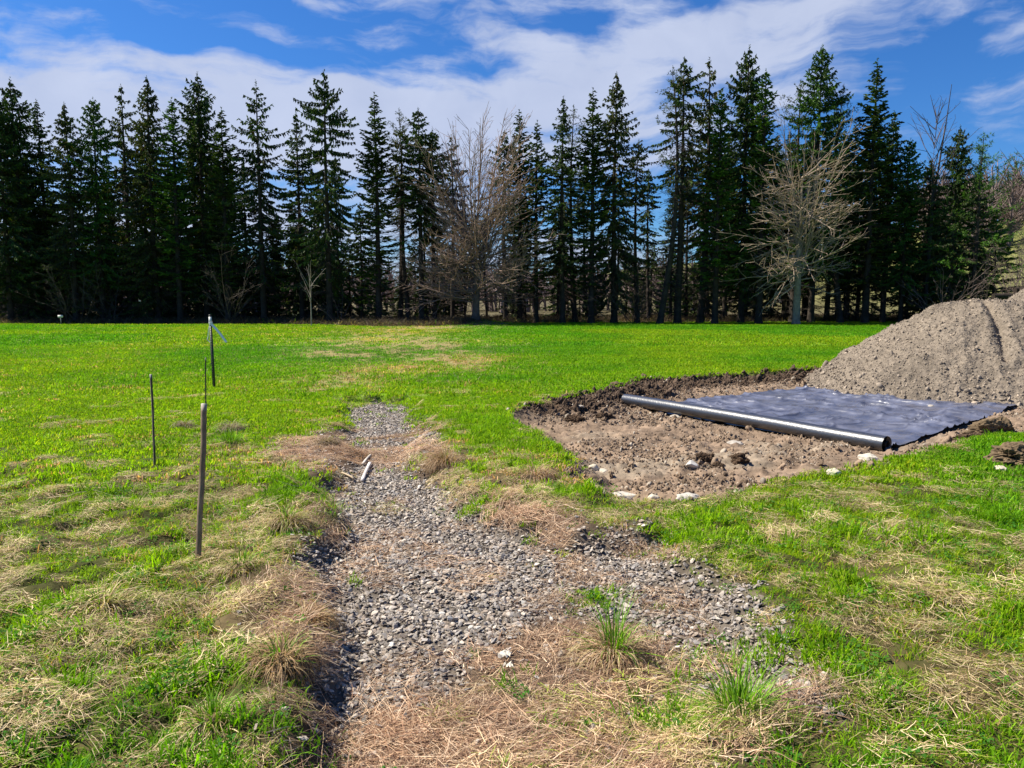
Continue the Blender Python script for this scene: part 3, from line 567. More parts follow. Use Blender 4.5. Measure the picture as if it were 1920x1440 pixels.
# ------------------------------------------------------------------ black fabric: sheet and roll
def build_fabric():
    t = empty('landscape_fabric', (float(RR[0]), float(RR[1]), -.2), 'black woven ground fabric partly unrolled beside the gravel heap', 'landscape fabric')
    o = np.array([RR[0], RR[1], -.2])
    m, nt, N, L = mat_new('woven_fabric'); out = N('ShaderNodeOutputMaterial'); p = N('ShaderNodeBsdfPrincipled'); tc = N('ShaderNodeTexCoord')
    nz = N('ShaderNodeTexNoise'); nz.inputs['Scale'].default_value = 3; nz.inputs['Detail'].default_value = 6; L(tc.outputs['Object'], nz.inputs[0])
    cr = N('ShaderNodeValToRGB'); cr.color_ramp.elements[0].color = (.055, .058, .082, 1); cr.color_ramp.elements[1].color = (.13, .137, .185, 1); cr.color_ramp.elements[0].position = .35; cr.color_ramp.elements[1].position = .7
    L(nz.outputs[0], cr.inputs[0]); n9 = N('ShaderNodeTexNoise'); n9.inputs['Scale'].default_value = 1.6; n9.inputs['Detail'].default_value = 9; n9.inputs['Roughness'].default_value = .75; L(tc.outputs['Object'], n9.inputs[0]); r9 = N('ShaderNodeMapRange'); r9.inputs[1].default_value = .52; r9.inputs[2].default_value = .75; r9.inputs[4].default_value = .18; L(n9.outputs[0], r9.inputs[0]); m9 = N('ShaderNodeMix'); m9.data_type = 'RGBA'; L(r9.outputs[0], m9.inputs[0]); L(cr.outputs[0], m9.inputs[6]); m9.inputs[7].default_value = (.17, .13, .10, 1); L(m9.outputs[2], p.inputs['Base Color']); p.inputs['Roughness'].default_value = .33; p.inputs['Specular IOR Level'].default_value = 1.0
    n2 = N('ShaderNodeTexNoise'); n2.inputs['Scale'].default_value = 14; n2.inputs['Detail'].default_value = 4; L(tc.outputs['Object'], n2.inputs[0])
    bp = N('ShaderNodeBump'); bp.inputs['Distance'].default_value = .006; L(n2.outputs[0], bp.inputs['Height']); L(bp.outputs[0], p.inputs['Normal']); L(p.outputs[0], out.inputs[0])
    # sheet as a bilinear patch with wrinkles
    A, B = RL + (RR - RL) * .02, RR - (RR - RL) * .01; Cc, D = SR, SB
    nu, nv = 330, 300; u, v = np.meshgrid(np.linspace(0, 1, nu), np.linspace(0, 1.35, nv)); u = u.ravel(); v = v.ravel()
    P = ((A[None] * (1 - u)[:, None] + B[None] * u[:, None]) * (1 - v)[:, None] + (D[None] * (1 - u)[:, None] + Cc[None] * u[:, None]) * v[:, None])
    x, y = P[:, 0], P[:, 1]
    edge = np.minimum(np.minimum(u, 1 - u) * 8, 1); x = x + (1 - edge) * .09 * fbm(v * 6, u * 3, 3, 400); y = y + (1 - edge) * .11 * fbm(v * 7, u * 3, 3, 401)
    a = x * .55 - y * .83; b = x * .83 + y * .55
    rg = lambda q: (1 - np.abs(q)) ** 7
    wr = .06 * rg(fbm(a * .7, b * 2.3, 3, 402) * 1.6) * (.3 + vnoise(a * .8, b * .8, 77)) + .05 * rg(fbm(a * 2.2 + 4, b * .8, 3, 406) * 1.8) * vnoise(a + 9, b, 78) + .035 * np.clip(fbm(a * 2.8, b * .9, 3, 403), 0, 1) + .007 * fbm(a * 9, b * 5, 3, 404)
    rip = .045 * np.exp(-((u - .93) / .06) ** 2) * np.clip(fbm(v * 5, u * 14, 3, 405) + .3, 0, 1) * sstep(0, .15, v)
    z = -.185 + wr + rip + .03 * sstep(.6, 1, v)*u
    i = (np.arange(nv - 1)[:, None] * nu + np.arange(nu - 1)[None]).ravel(); F = np.stack([i, i + 1, i + nu + 1, i + nu], 1)
    mb = MB(); mb.add(np.stack([x, y, z], 1) - o, F, (.05, .05, .07)); mb.build('sheet', m, t, True)
    # roll
    m2, nt, N, L = mat_new('rolled_fabric'); out = N('ShaderNodeOutputMaterial'); p = N('ShaderNodeBsdfPrincipled'); p.inputs['Base Color'].default_value = (.022, .022, .026, 1)
    p.inputs['Roughness'].default_value = .4; p.inputs['Specular IOR Level'].default_value = .8; tc = N('ShaderNodeTexCoord'); n2 = N('ShaderNodeTexNoise'); n2.inputs['Scale'].default_value = 30; n2.inputs['Detail'].default_value = 4; L(tc.outputs['Object'], n2.inputs[0])
    p.inputs['Coat Weight'].default_value = .6; p.inputs['Coat Roughness'].default_value = .3
    bp = N('ShaderNodeBump'); bp.inputs['Distance'].default_value = .004; L(n2.outputs[0], bp.inputs['Height']); L(bp.outputs[0], p.inputs['Normal']); L(p.outputs[0], out.inputs[0])
    r = .098; K = 40; n = 60; ax = np.array([RL[0], RL[1], -.19 + r + .03]); bx = np.array([RR[0], RR[1], -.19 + r]); s = np.linspace(0, 1, n); pts = ax + (bx - ax) * s[:, None]; pts[:, 2] += .012 * np.sin(s * 3.1) + .004 * fbm(s * 5, s * 0, 2, 409); pts[:, 0] += .02 * fbm(s * 2.2, s * 0, 2, 411) 
    mb = MB(); rad = r * (1 + .035 * fbm(s * 14, s * 0, 3, 410)); tube(mb, pts - o, rad, (.05, .05, .06), K, False); mb.build('roll', m2, t, True)
    # spiral layers seen at the ends, and the cardboard core
    d = (bx - ax) / np.linalg.norm(bx - ax); uu = np.cross(d, [0, 0, 1.]); ww = np.cross(uu, d)
    for e, sg in ((pts[0], -1), (pts[-1], 1)):
        rr = r * .985; mb = MB()
        while rr > .045:
            ang = np.linspace(0, 2 * math.pi, 33); j = rs.uniform(-.004, .008); ri = rr - .007
            c0 = e - o + d * sg * (j); V = np.concatenate([c0 + (uu * np.cos(ang)[:, None] + ww * np.sin(ang)[:, None]) * rr, c0 + (uu * np.cos(ang)[:, None] + ww * np.sin(ang)[:, None]) * ri - d * sg * .006])
            mb.add(V, [[k, k + 1, 33 + k + 1, 33 + k] for k in range(32)], (.03, .03, .034)); rr = ri - .001
        mb.build('layered_end', m2, t)
    mb = MB(); c = .5 * (ax + bx); tube(mb, np.array([pts[0] - d * .015, pts[-1] + d * .02]) - o, .038, (.035, .03, .028), 20, False); tube(mb, np.array([pts[-1] - d * .03, pts[-1] - d * .031]) - o, .037, (.004, .004, .004), 20); mb.build('core', M_plain, t, True)
build_fabric()

# ------------------------------------------------------------------ stones, clods
def rock(name, px, py, z, size, flat, c, label, cat='stone', sharp=False, seed=1, group=None, mat=None, rz=0, rough=.25):
    p = PX(px, py, z); me = rock_mesh(name, seed, size, flat, mat or M_rock, c, rough, 3 if not sharp else 2, sharp)
    o = bpy.data.objects.new(name, me); col.objects.link(o); o.location = (p[0], p[1], hz(p[0], p[1]) + size * flat * .45); o.rotation_euler = (0, 0, rz); tag(o, label, cat, group); return o
PALE = (.5, .45, .36)
rock('stone', 1628, 856, -.15, .115, .5, PALE, 'smooth pale stone tucked against the near end of the fabric roll', seed=3)
rock('stone', 1562, 894, 0, .075, .6, (.52, .46, .33), 'rounded cream stone lying alone in the green grass near the dug edge', seed=4)
rock('stone', 1296, 885, -.2, .085, .75, (.5, .47, .42), 'blocky whitish stone standing up from the bare dirt', seed=5, sharp=True)
rock('stone', 1168, 942, -.12, .13, .35, (.48, .43, .36), 'flat wide whitish slab at the front edge of the dirt', seed=6, sharp=True, rz=.3)
rock('stone', 1112, 885, -.2, .07, .6, (.5, .43, .32), 'cream stone of a close pair, the left one on the dirt', seed=7)
rock('stone', 1130, 886, -.2, .055, .6, (.48, .42, .33), 'cream stone of a close pair, the right one on the dirt', seed=8)
rock('stone', 1225, 922, -.12, .05, .5, (.5, .44, .34), 'small cream pebble between the slab and the long flat stones', seed=9)
rock('stone', 1290, 928, -.12, .10, .35, (.45, .41, .35), 'long flat greyish stone at the grassy front edge of the dirt', seed=10, rz=.2)
rock('stone', 1087, 783, -.2, .085, .6, (.42, .37, .30), 'light stone sitting on a dark clod near the back of the dirt', seed=11, sharp=True)
rock('stone', 1268, 782, -.2, .09, .4, (.38, .33, .27), 'tan stone lying in front of the middle of the fabric roll', seed=12)
rock('stone', 1378, 834, -.2, .11, .3, (.36, .32, .27), 'low flat stone in the dirt in front of the roll', seed=13)
rock('stone', 1577, 738, -.17, .10, .6, (.36, .31, .26), 'angular stone on the far end of the fabric at the toe of the heap', seed=14, sharp=True)
rock('stone', 1725, 756, -.17, .10, .6, (.38, .33, .27), 'lumpy stone rolled onto the fabric from the front of the heap', seed=15, sharp=True)
rock('stone', 1745, 762, -.17, .08, .7, (.33, .29, .24), 'smaller stone beside the lumpy one on the fabric', seed=16, sharp=True)
rock('stone', 1875, 880, 0, .06, .6, (.48, .41, .3), 'cream stone in the grass below the clod of turned soil', seed=17)
rock('stone', 1705, 748, -.17, .06, .6, (.5, .46, .4), 'small whitish stone where the heap meets the fabric', seed=19)
DK = (.07, .045, .028)
def clod_mesh(seed, size, flat, c):
    bm = bmesh.new(); bmesh.ops.create_icosphere(bm, subdivisions=5, radius=1)
    P = np.array([v.co[:] for v in bm.verts]); n = np.array([mnoise.fractal(Vector(p) * 1.3 + Vector((seed * 3.7, 0, 0)), .8, 2.1, 3) for p in P]); n2 = np.array([abs(mnoise.fractal(Vector(p) * 5 + Vector((seed, 0, 4)), .6, 2.2, 4)) for p in P])
    P = P * (1 + .42 * n - .22 * n2)[:, None] * [size, size * .75, size * flat]
    for v, p in zip(bm.verts, P): v.co = p
    me = bpy.data.meshes.new('clod'); bm.to_mesh(me); bm.free(); a = me.color_attributes.new('Col', 'FLOAT_COLOR', 'POINT')
    cc = np.array([c]) * (1.25 - .9 * np.clip(n2, 0, .8))[:, None]; a.data.foreach_set('color', np.concatenate([cc, np.ones((len(cc), 1))], 1).astype(np.float32).ravel()); me.materials.append(M_clod2); return me
M_clod2 = col_mat('root_soil', .95, 0, False, .1, bump=.008, bscale=30, nvar=.35, nscale=20)
for i, (px, py, z, s, f, lab) in enumerate([
        (1862, 797, -.02, .34, .55, 'big ragged clod of dug soil and turf at the near corner of the fabric'),
        (1820, 812, -.02, .2, .5, 'dark soil clod at the end of the fabric edge, left of the big ragged one'),
        (1905, 868, 0, .3, .45, 'crumbly brown soil clod lying in the green grass at the picture edge'),
        (1075, 795, -.2, .16, .6, 'dark soil clod under the light stone at the back of the dirt'),
        (1130, 790, -.2, .17, .4, 'dark flat soil clod beside the one with a stone on it'),
        (1345, 880, -.2, .09, .7, 'black round soil lump right of the blocky whitish stone'),
        (1385, 868, -.2, .12, .6, 'dark soil lump farthest forward below the fabric roll'),
        (1320, 870, -.2, .10, .5, 'low dark soil crumb behind the black round lump')]):
    p = PX(px, py, z); o = bpy.data.objects.new('soil_clod', clod_mesh(30 + i, s, f, DK if i not in (0, 2) else (.12, .085, .05))); col.objects.link(o)
    o.location = (p[0], p[1], hz(*p) + s * f * .3); o.rotation_euler = (0, 0, i * .9 if i > 2 else .3); tag(o, lab, 'soil clod')

# ------------------------------------------------------------------ stakes, post with ribbon, small sign, sticks
def board(mb, pts, w, d, c, ax=None):
    """rectangular section swept along pts"""
    pts = np.asarray(pts, float); n = len(pts); t = norm(np.gradient(pts, axis=0)); a = np.array([1., 0, 0]) if ax is None else np.asarray(ax, float)
    u = norm(a - (t @ a)[:, None] * t); v = np.cross(t, u); V = []
    for sx, sy in ((-1, -1), (1, -1), (1, 1), (-1, 1)): V.append(pts + u * np.broadcast_to(w, n)[:, None] * sx / 2 + v * np.broadcast_to(d, n)[:, None] * sy / 2)
    V = np.stack(V, 1).reshape(-1, 3); F = [[i * 4 + j, i * 4 + (j + 1) % 4, i * 4 + 4 + (j + 1) % 4, i * 4 + 4 + j] for i in range(n - 1) for j in range(4)]
    F += [[3, 2, 1, 0], [4 * n - 4, 4 * n - 3, 4 * n - 2, 4 * n - 1]]
    mb.add(V, F, c)
def stake(px, py, tx, ty, w, lab, c, seed, lean_y=0.0, buried=False):
    p = PX(px, py, 0); d = p[1]; z0 = hz(p[0], p[1]); top = np.array([RAY(tx, ty)[0] * d, d + lean_y, EYE + RAY(tx, ty)[1] * d]); base = np.array([p[0], p[1], z0 - .12])
    n = 24; s = np.linspace(0, 1, n); P = base + (top - base) * s[:, None]; P[:, 0] += .006 * fbm(s * 3 + seed, s * 0, 2, seed); loc = np.array([p[0], p[1], z0])
    r2 = np.random.default_rng(seed); mb = MB(); board(mb, P - loc, w * (1 + .07 * fbm(s * 8, s * 0, 2, seed + 1)), w * .55, c, (math.cos(seed), math.sin(seed) * .35, 0))
    cc = np.concatenate(mb.c) * 1.0; lo = np.concatenate(mb.v)[:, 2] / (top[2] - z0); cc *= (1 + .8 * fbm(lo * 9, np.arange(len(lo)) % 4 * 3.3, 3, seed + 2))[:, None]; cc = np.where((lo > .995)[:, None], np.array([[.35, .32, .28]]), cc); mb.c = [cc]
    o = mb.build('wooden_stake', M_wood); o.location = loc; tag(o, lab, 'stake', 'wooden stakes in the grass'); return o
stake(369, 1053, 384, 757, .030, 'thick weathered brown stake leaning right, nearest to the gravel strip', (.24, .175, .115), 3)
stake(291, 873, 283, 702, .028, 'thin dark grey stake standing alone on the open grass', (.10, .08, .065), 5)
stake(386, 800, 385, 671, .028, 'thin dark stake half hidden behind the thick weathered one', (.10, .08, .06), 8)
def tpost():
    p = PX(402, 727, 0); d = p[1]; z0 = hz(*p); loc = np.array([p[0], p[1], z0]); top = np.array([RAY(393.5, 590)[0] * d, d, EYE + RAY(393.5, 590)[1] * d]) - loc; base = np.array([0, 0, -.2])
    t = empty('fence_post', loc, 'dark green steel fence post with a white ribbon fluttering from its top', 'post'); f = lambda s: base + (top - base) * s
    mb = MB(); board(mb, [f(0), f(.885)], .052, .012, (.022, .03, .022)); off = np.array([0, .018, 0]); board(mb, [f(0) + off, f(.885) + off], .010, .034, (.022, .03, .022))
    for s in np.linspace(.15, .87, 26): board(mb, [f(s) + [0, -.008, -.007], f(s) + [0, -.008, .007]], .016, .014, (.02, .027, .02))
    mb.build('post_shaft', M_metal, t)
    mb = MB(); board(mb, [f(.885), f(.975)], .052, .012, (.62, .62, .6)); board(mb, [f(.885) + off, f(.975) + off], .010, .034, (.62, .62, .6)); mb.build('white_tip', M_metal, t)
    mb = MB(); board(mb, [f(.975), f(1)], .052, .012, (.02, .02, .02)); board(mb, [f(.975) + off, f(1) + off], .010, .034, (.02, .02, .02)); mb.build('post_cap', M_metal, t)
    k = f(.90) + np.array([0, -.012, 0]); mb = MB()
    def rib(pts, w, ax): 
        pts = np.array(pts); q = [pts[0]]
        for a, b in zip(pts[:-1], pts[1:]):
            for s in np.linspace(0, 1, 6)[1:]: q.append(a + (b - a) * s)
        board(mb, np.array(q), w, .0015, (.85, .88, .84), ax)
    rib([k, k + [.10, 0, -.10], k + [.19, .01, -.22], k + [.29, 0, -.36]], .042, (.6, .5, .6)); rib([k, k + [-.03, -.01, -.12], k + [-.05, 0, -.26], k + [-.06, -.01, -.30], k + [-.02, 0, -.36], k + [.005, -.01, -.34]], .014, (1, .3, 0))
    for s in (.893, .9, .907): q = f(s); ang = np.linspace(0, 2 * math.pi, 9); board(mb, [q + [.034 * math.cos(a), .01 + .034 * math.sin(a), .004 * math.sin(2 * a)] for a in ang], .014, .002, (.72, .76, .72), (0, 0, 1))
    mb.build('ribbon', M_plain, t)
tpost()
def small_sign():
    d = 56.3; x = PD(112, d); z0 = hz(x, d); t = empty('small_sign', (x, d, z0), 'tiny white board on a thin stake where the lawn meets the trees', 'sign')
    mb = MB(); board(mb, [(0, 0, -.1), (0, 0, .62)], .05, .03, (.3, .28, .25)); mb.build('stake', M_wood, t)
    mb = MB(); board(mb, [(0, -.03, .50), (0, -.03, .68)], .38, .02, (.66, .64, .6)); mb.build('board', M_plain, t)
small_sign()
def stick(name, a, b, z, w, h, c, lab, cat, mat=M_wood):
    p, q = PX(*a, z), PX(*b, z); zp, zq = hz(*p), hz(*q); loc = np.array([p[0], p[1], zp]); mb = MB(); s = np.linspace(0, 1, 8)[:, None]
    P = (np.array([p[0], p[1], zp + .03]) * (1 - s) + np.array([q[0], q[1], zq + .035]) * s) - loc; P[:, 2] += .006 * np.sin(s[:, 0] * 3); board(mb, P, w, h, c, (1, .4, 0)); o = mb.build(name, mat); o.location = loc; tag(o, lab, cat)
stick('wood_scrap', (679, 907), (694, 872), -.12, .03, .016, (.5, .45, .42), 'pale grey wood lath lying lengthwise on the gravel strip', 'wood scrap')
stick('wood_scrap', (680, 874), (695, 858), -.12, .022, .014, (.45, .4, .34), 'shorter pale lath end just behind the longer one on the gravel', 'wood scrap')
stick('twig', (641, 896), (664, 901), -.1, .016, .014, (.42, .33, .22), 'short tan twig left of the lath on the gravel edge', 'twig')
stick('fallen_branch', (1035, 604.5), (1072, 600.5), 0, .09, .08, (.36, .31, .25), 'pale fallen limb at the edge of the lawn right of the bare tree mound', 'fallen branch')
def scraps():
    for (px, py, s, lab) in ((945, 1232, .036, 'crumpled whitish paper scrap on the thatch between gravel and the green tussock'), (952, 1252, .022, 'smaller whitish scrap just in front of the crumpled one')):
        p = PX(px, py, -.1); n = 9; mb = MB(); u, v = np.meshgrid(np.linspace(-1, 1, n), np.linspace(-1, 1, n)); u = u.ravel(); v = v.ravel()
        V = np.stack([u * s * (1 + .3 * fbm(u * 2, v * 2, 2, 7)), v * s * .7, .02 + .02 * fbm(u * 2.3 + s * 99, v * 2.3, 3, 8)], 1); i = (np.arange(n - 1)[:, None] * n + np.arange(n - 1)[None]).ravel()
        mb.add(V, np.stack([i, i + 1, i + n + 1, i + n], 1), (.52, .47, .39)); o = mb.build('paper_scrap', M_plain); o.location = (p[0], p[1], hz(*p) + .015); o.rotation_euler = (.1, .1, s * 30); tag(o, lab, 'scrap')
scraps()

# ------------------------------------------------------------------ tussocks
def tussock(px, py, R0, L, nd, ng, Hg, lab, c=BEIGE, dz=-.02, dirb=None):
    p = PX(px, py, dz); t = empty('grass_tussock', (p[0], p[1], hz(*p)), lab, 'tussock', 'tussocks beside the gravel strip'); r2 = np.random.default_rng(int(px * 7 + py))
    def arcs(n, l0, l1, up, w, cols, rad, rise):
        a = r2.uniform(0, 2 * math.pi, n) if dirb is None else r2.normal(dirb, 1.1, n); r = rad * np.sqrt(r2.uniform(0, 1, n)); base = np.stack([r * np.cos(a), r * np.sin(a), rise * (1 - (r / rad) ** 2) * np.ones(n)], 1)
        l = r2.uniform(l0, l1, n); b = a + r2.normal(0, .5, n); el = r2.normal(up, .42, n); P = [base]; p_ = base; el_ = el; ns = 6
        for i in range(ns):
            d = np.stack([np.cos(b) * np.cos(el_), np.sin(b) * np.cos(el_), np.sin(el_)], 1); p_ = p_ + d * (l / ns)[:, None]; p_[:, 2] = np.maximum(p_[:, 2], -.06 + r2.uniform(0, .03, n)); P.append(p_); el_ = el_ - (.5 if rise and up < 1 else .16) * r2.uniform(.5, 1.3, n); b = b + r2.normal(0, .1, n)
        side = np.stack([-np.sin(b), np.cos(b), r2.uniform(-.3, .3, n)], 1) * (w * r2.uniform(.6, 1.3, n))[:, None] / 2; m = 2 * (ns + 1)
        V = np.stack([q for j, pp in enumerate(P) for q in (pp - side * (1 - j / ns * .85), pp + side * (1 - j / ns * .85))], 1).reshape(-1, 3); k = np.arange(n)[:, None] * m; cc = np.repeat(np.array(cols)[r2.integers(0, len(cols), n)] * r2.uniform(.65, 1.3, (n, 1)), m, 0)
        mb = MB(); mb.add(V, np.concatenate([k + [[2 * j, 2 * j + 1, 2 * j + 3, 2 * j + 2]] for j in range(ns)]), cc); return mb
    # dark root ball
    me = rock_mesh('root_clump', int(px), R0 * .85, .5, M_clod2, (.05, .035, .02), .35, 2, False); o = bpy.data.objects.new('root_clump', me); col.objects.link(o); o.parent = t
    arcs(nd, L * .35, L * 1.2, .5, .0042, c, R0, R0 * .5).build('dead_leaves', M_tuss, t)
    if ng: arcs(ng, Hg * .45, Hg, 1.15, .0065, GREENS[:4], R0 * .75, R0 * .7).build('green_blades', M_tuss, t)
tussock(1150, 1225, .10, .26, 900, 90, .34, 'tall tussock with fresh green blades over a brown skirt, alone in the thatch', PINK + BEIGE[:2], -.1)
tussock(540, 1010, .11, .22, 900, 50, .14, 'shaggy straw tussock overhanging the left edge of the gravel, below the green bank')
tussock(455, 1085, .09, .17, 500, 60, .12, 'ragged tussock right of the foot of the thick stake')
tussock(572, 1180, .09, .20, 700, 10, .12, 'rust brown tussock drooping over the gravel edge', [(.36, .2, .09), (.42, .27, .13), (.24, .13, .06), (.45, .34, .18)])
tussock(525, 1285, .09, .19, 600, 40, .16, 'large shaggy brown tussock nearest the foot of the gravel strip', [(.36, .22, .11), (.42, .3, .15), (.24, .15, .07)])
tussock(612, 838, .13, .2, 500, 0, .1, 'dark hollow tuft on the left edge of the thatch crossing', [(.16, .11, .06), (.3, .22, .14)])
tussock(840, 880, .13, .32, 900, 10, .2, 'low brown tuft combed left on the right edge of the gravel', [(.35, .22, .12), (.42, .3, .17), (.26, .16, .08)], -.05, 3.0)
tussock(435, 812, .12, .26, 600, 0, .15, 'dead grey brown clump behind the thick stake', [(.26, .2, .13), (.38, .31, .21), (.18, .13, .08)])
tussock(345, 806, .10, .22, 400, 0, .15, 'small dead clump between the two thin stakes', [(.26, .2, .13), (.36, .3, .2), (.2, .14, .08)])
tussock(432, 838, .10, .16, 200, 160, .24, 'bright green tuft just right of the thick stake')
tussock(1385, 1350, .12, .2, 500, 190, .28, 'leafy bright green tussock in the lower right thatch')
tussock(195, 1160, .12, .24, 700, 30, .14, 'hummock of bleached grass with a dark hollow at the far left of the rough turf')
tussock(1000, 905, .12, .3, 700, 20, .15, 'pinkish brown combed tuft between the gravel and the dug dirt', PINK, -.02, .3)
tussock(400, 1395, .09, .15, 300, 90, .12, 'leafy green clump among bleached stems at the very front', BEIGE)

# ------------------------------------------------------------------ trees
def conifer_proto(seed, H, W, base=.25, style='spruce', dens=1.0, droop=.25, lean=0.0, prof=1.0, thin=0.0, ctop=None, brown=.1):
    """returns (trunk mesh, crown mesh, dead branch mesh)"""
    r = np.random.default_rng(seed); tr, cr, dd = MB(), MB(), MB(); n = 26; s = np.linspace(0, 1, n)
    bx = lean * np.sin(s * 2.6) * H * .04 + .12 * fbm(s * 2, s * 0, 2, seed) * s; by = .1 * fbm(s * 2 + 9, s * 0, 2, seed) * s; spine = np.stack([bx, by, s * H], 1)
    rad = (.012 * H) * (1 - s) ** .85 + .012; rad[0] *= 1.35; tube(tr, spine - [0, 0, .15], rad, (.045, .035, .028), 8)
    at = lambda z: np.array([np.interp(z, spine[:, 2], spine[:, 0]), np.interp(z, spine[:, 2], spine[:, 1]), z])
    G = np.array([(.036, .072, .014), (.055, .105, .018), (.024, .048, .014), (.085, .12, .024)] if ctop is None else ctop)
    zb = base * H; z = zb
    while z < H - .12:
        f = (H - z) / (H - zb)                                              # 1 at the crown's base
        wid = W * 1.22 * (1 - math.exp(-f * (3.0 if prof == 1 else 4.5))) * (1 - .2 * max(0, f - .7) / .3) * (1 + .3 * float(fbm(z * .55 + seed, seed * 3.1, 2, seed)))
        gap = (style == 'pine'); nb = r.integers(4, 7) if not gap else r.integers(2, 5)
        a0 = r.uniform(0, 6.28)
        for j in range(nb):
            if r.uniform() > dens * (1.0 if f < .3 else 1 - max(thin, .45) * (f - .3)): continue
            a = a0 + j * 6.283 / nb + r.normal(0, .3); Lb = max(.12, wid * r.uniform(.45, 1.12) * (1 + .35 * float(fbm(math.cos(a) * 1.2 + seed, z * .4 + math.sin(a) * 1.2, 2, seed + 5)))); el = {'spruce': .75 - 1.1 * min(1, f * 1.6), 'fir': .6 - .65 * f, 'pine': .75 - .55 * f}[style] + r.normal(0, .17)
            m = max(3, int(Lb / .22)); t = np.linspace(0, 1, m + 1); elt = el - droop * 1.6 * t * (1 - t) * 2 + (.5 * t ** 2 if style == 'spruce' else .25 * t ** 2)
            st = Lb / m; dx = np.cos(elt) * st; dz = np.sin(elt) * st; rr_ = np.concatenate([[0], np.cumsum(dx[:-1])]); zz_ = np.concatenate([[0], np.cumsum(dz[:-1])]); aa = a + .25 * r.normal() * t
            zj = min(H - .1, z + r.normal(0, .12)); P = at(zj) + np.stack([rr_ * np.cos(aa), rr_ * np.sin(aa), zz_], 1)
            prisms(cr if False else dd, P[:-1], P[1:], .018 * (1 - t[:-1]) + .006, .018 * (1 - t[1:]) + .005, (.07, .055, .045))
            if style == 'pine':
                # tufts at the outer half
                k = max(4, int(Lb * 16)); tt = r.uniform(.35, 1.02, k); C = np.stack([np.interp(tt, t, P[:, q]) for q in range(3)], 1) + r.normal(0, .14, (k, 3)) * [1, 1, .8]
                for _ in range(4):
                    d = norm(r.normal(0, 1, (k, 3)) + np.array([math.cos(a), math.sin(a), .9])) * r.uniform(.14, .26, (k, 1)); w = norm(np.cross(d, r.normal(0, 1, (k, 3)))) * .022
                    kites(cr, C, C + d, w, G[r.integers(0, 4, k)] * r.uniform(.7, 1.4, (k, 1)), False)
                continue
            k = max(5, int(Lb * 17)); tt = r.uniform(.12 if f < .5 else .22, 1, k) ** .85; C = np.stack([np.interp(tt, t, P[:, q]) for q in range(3)], 1)
            sd = np.where(r.uniform(0, 1, k) < .5, 1, -1); tl = (.14 + .34 * (1 - tt) * min(1, Lb / 1.6) + .1 * r.uniform(0, 1, k)) * r.uniform(.6, 1.3, k)
            ang = a + sd * r.uniform(.45, 1.25, k); hang = {'spruce': -.35 - droop * 1.7, 'fir': -.05, }[style] + r.normal(0, .25, k)
            d = np.stack([np.cos(ang) * np.cos(hang), np.sin(ang) * np.cos(hang), np.sin(hang)], 1) * tl[:, None]
            w = norm(np.cross(d, np.array([0, 0, 1.]) + r.normal(0, .35, (k, 3)))) * (.035 + .05 * tl)[:, None]
            clump = r.uniform(.6, 1.35); cc = G[r.integers(0, 4, k)] * r.uniform(.7, 1.3, (k, 1)) * clump
            br = r.uniform(0, 1, k) < brown * (.3 + f); cc[br] = np.array([.075, .05, .028]) * r.uniform(.6, 1.2, (br.sum(), 1))
            kites(cr, C, C + d, w, cc)
            # needles along the branch itself
            q = max(2, m); C2 = P[:-1]; kites(cr, C2, P[1:] + (P[1:] - C2) * .3, norm(np.cross(P[1:] - C2, r.normal(0, .3, C2.shape) + [0, 0, 1])) * .055, G[r.integers(0, 4, len(C2))] * clump)
        z += r.uniform(.20, .34) if style != 'pine' else r.uniform(.35, .75)
    # leader
    k = 14; C = np.repeat(at(H - .3)[None], k, 0) + np.stack([np.zeros(k), np.zeros(k), r.uniform(0, .45, k)], 1); d = norm(r.normal(0, .5, (k, 3)) + [0, 0, .8]) * .16; kites(cr, C, C + d, norm(np.cross(d, r.normal(0, 1, (k, 3)))) * .02, G[r.integers(0, 4, k)])
    # dead limbs below the crown
    z = .05 * H
    while z < zb + .25 * H:
        for j in range(r.integers(2, 5)):
            a = r.uniform(0, 6.28); Lb = r.uniform(.5, 1.0) * W * .85; m = 5; el = r.normal(-.12, .22); st = Lb / m; aa = a + np.cumsum(r.normal(0, .12, m + 1)); el_ = el + np.cumsum(r.normal(0, .1, m + 1)) - .25 * np.linspace(0, 1, m + 1); d = np.stack([np.cos(aa) * np.cos(el_), np.sin(aa) * np.cos(el_), np.sin(el_)], 1) * st
            P = at(z) + np.concatenate([[[0, 0, 0]], np.cumsum(d[:-1], 0)]); t = np.linspace(0, 1, m + 1); c = np.array([.055, .042, .034]) * r.uniform(.5, 1.3)
            prisms(dd, P[:-1], P[1:], .02 * (1 - t[:-1]) + .006, .02 * (1 - t[1:]) + .005, c)
            k = int(Lb * 7) + 2; tt = r.uniform(.2, 1, k); C = np.stack([np.interp(tt, t, P[:, q]) for q in range(3)], 1); an = a + np.where(r.uniform(0, 1, k) < .5, 1, -1) * r.uniform(.5, 1.2, k); dz = r.normal(-.25, .3, k); dd2 = np.stack([np.cos(an), np.sin(an), dz], 1) * r.uniform(.2, .55, (k, 1)); prisms(dd, C, C + dd2, .008, .004, c)
        z += r.uniform(.25, .5)
    return (tr.mesh('trunk', M_bark, True), cr.mesh('crown', M_needle), dd.mesh('dead_limbs', M_twig))
BR = [(.045, .11, .014), (.065, .15, .018), (.03, .075, .014), (.09, .17, .022)]
OL = [(.06, .085, .018), (.085, .11, .024), (.04, .055, .016), (.10, .10, .03)]
GY = [(.05, .07, .03), (.07, .085, .04), (.035, .05, .024), (.09, .10, .05)]
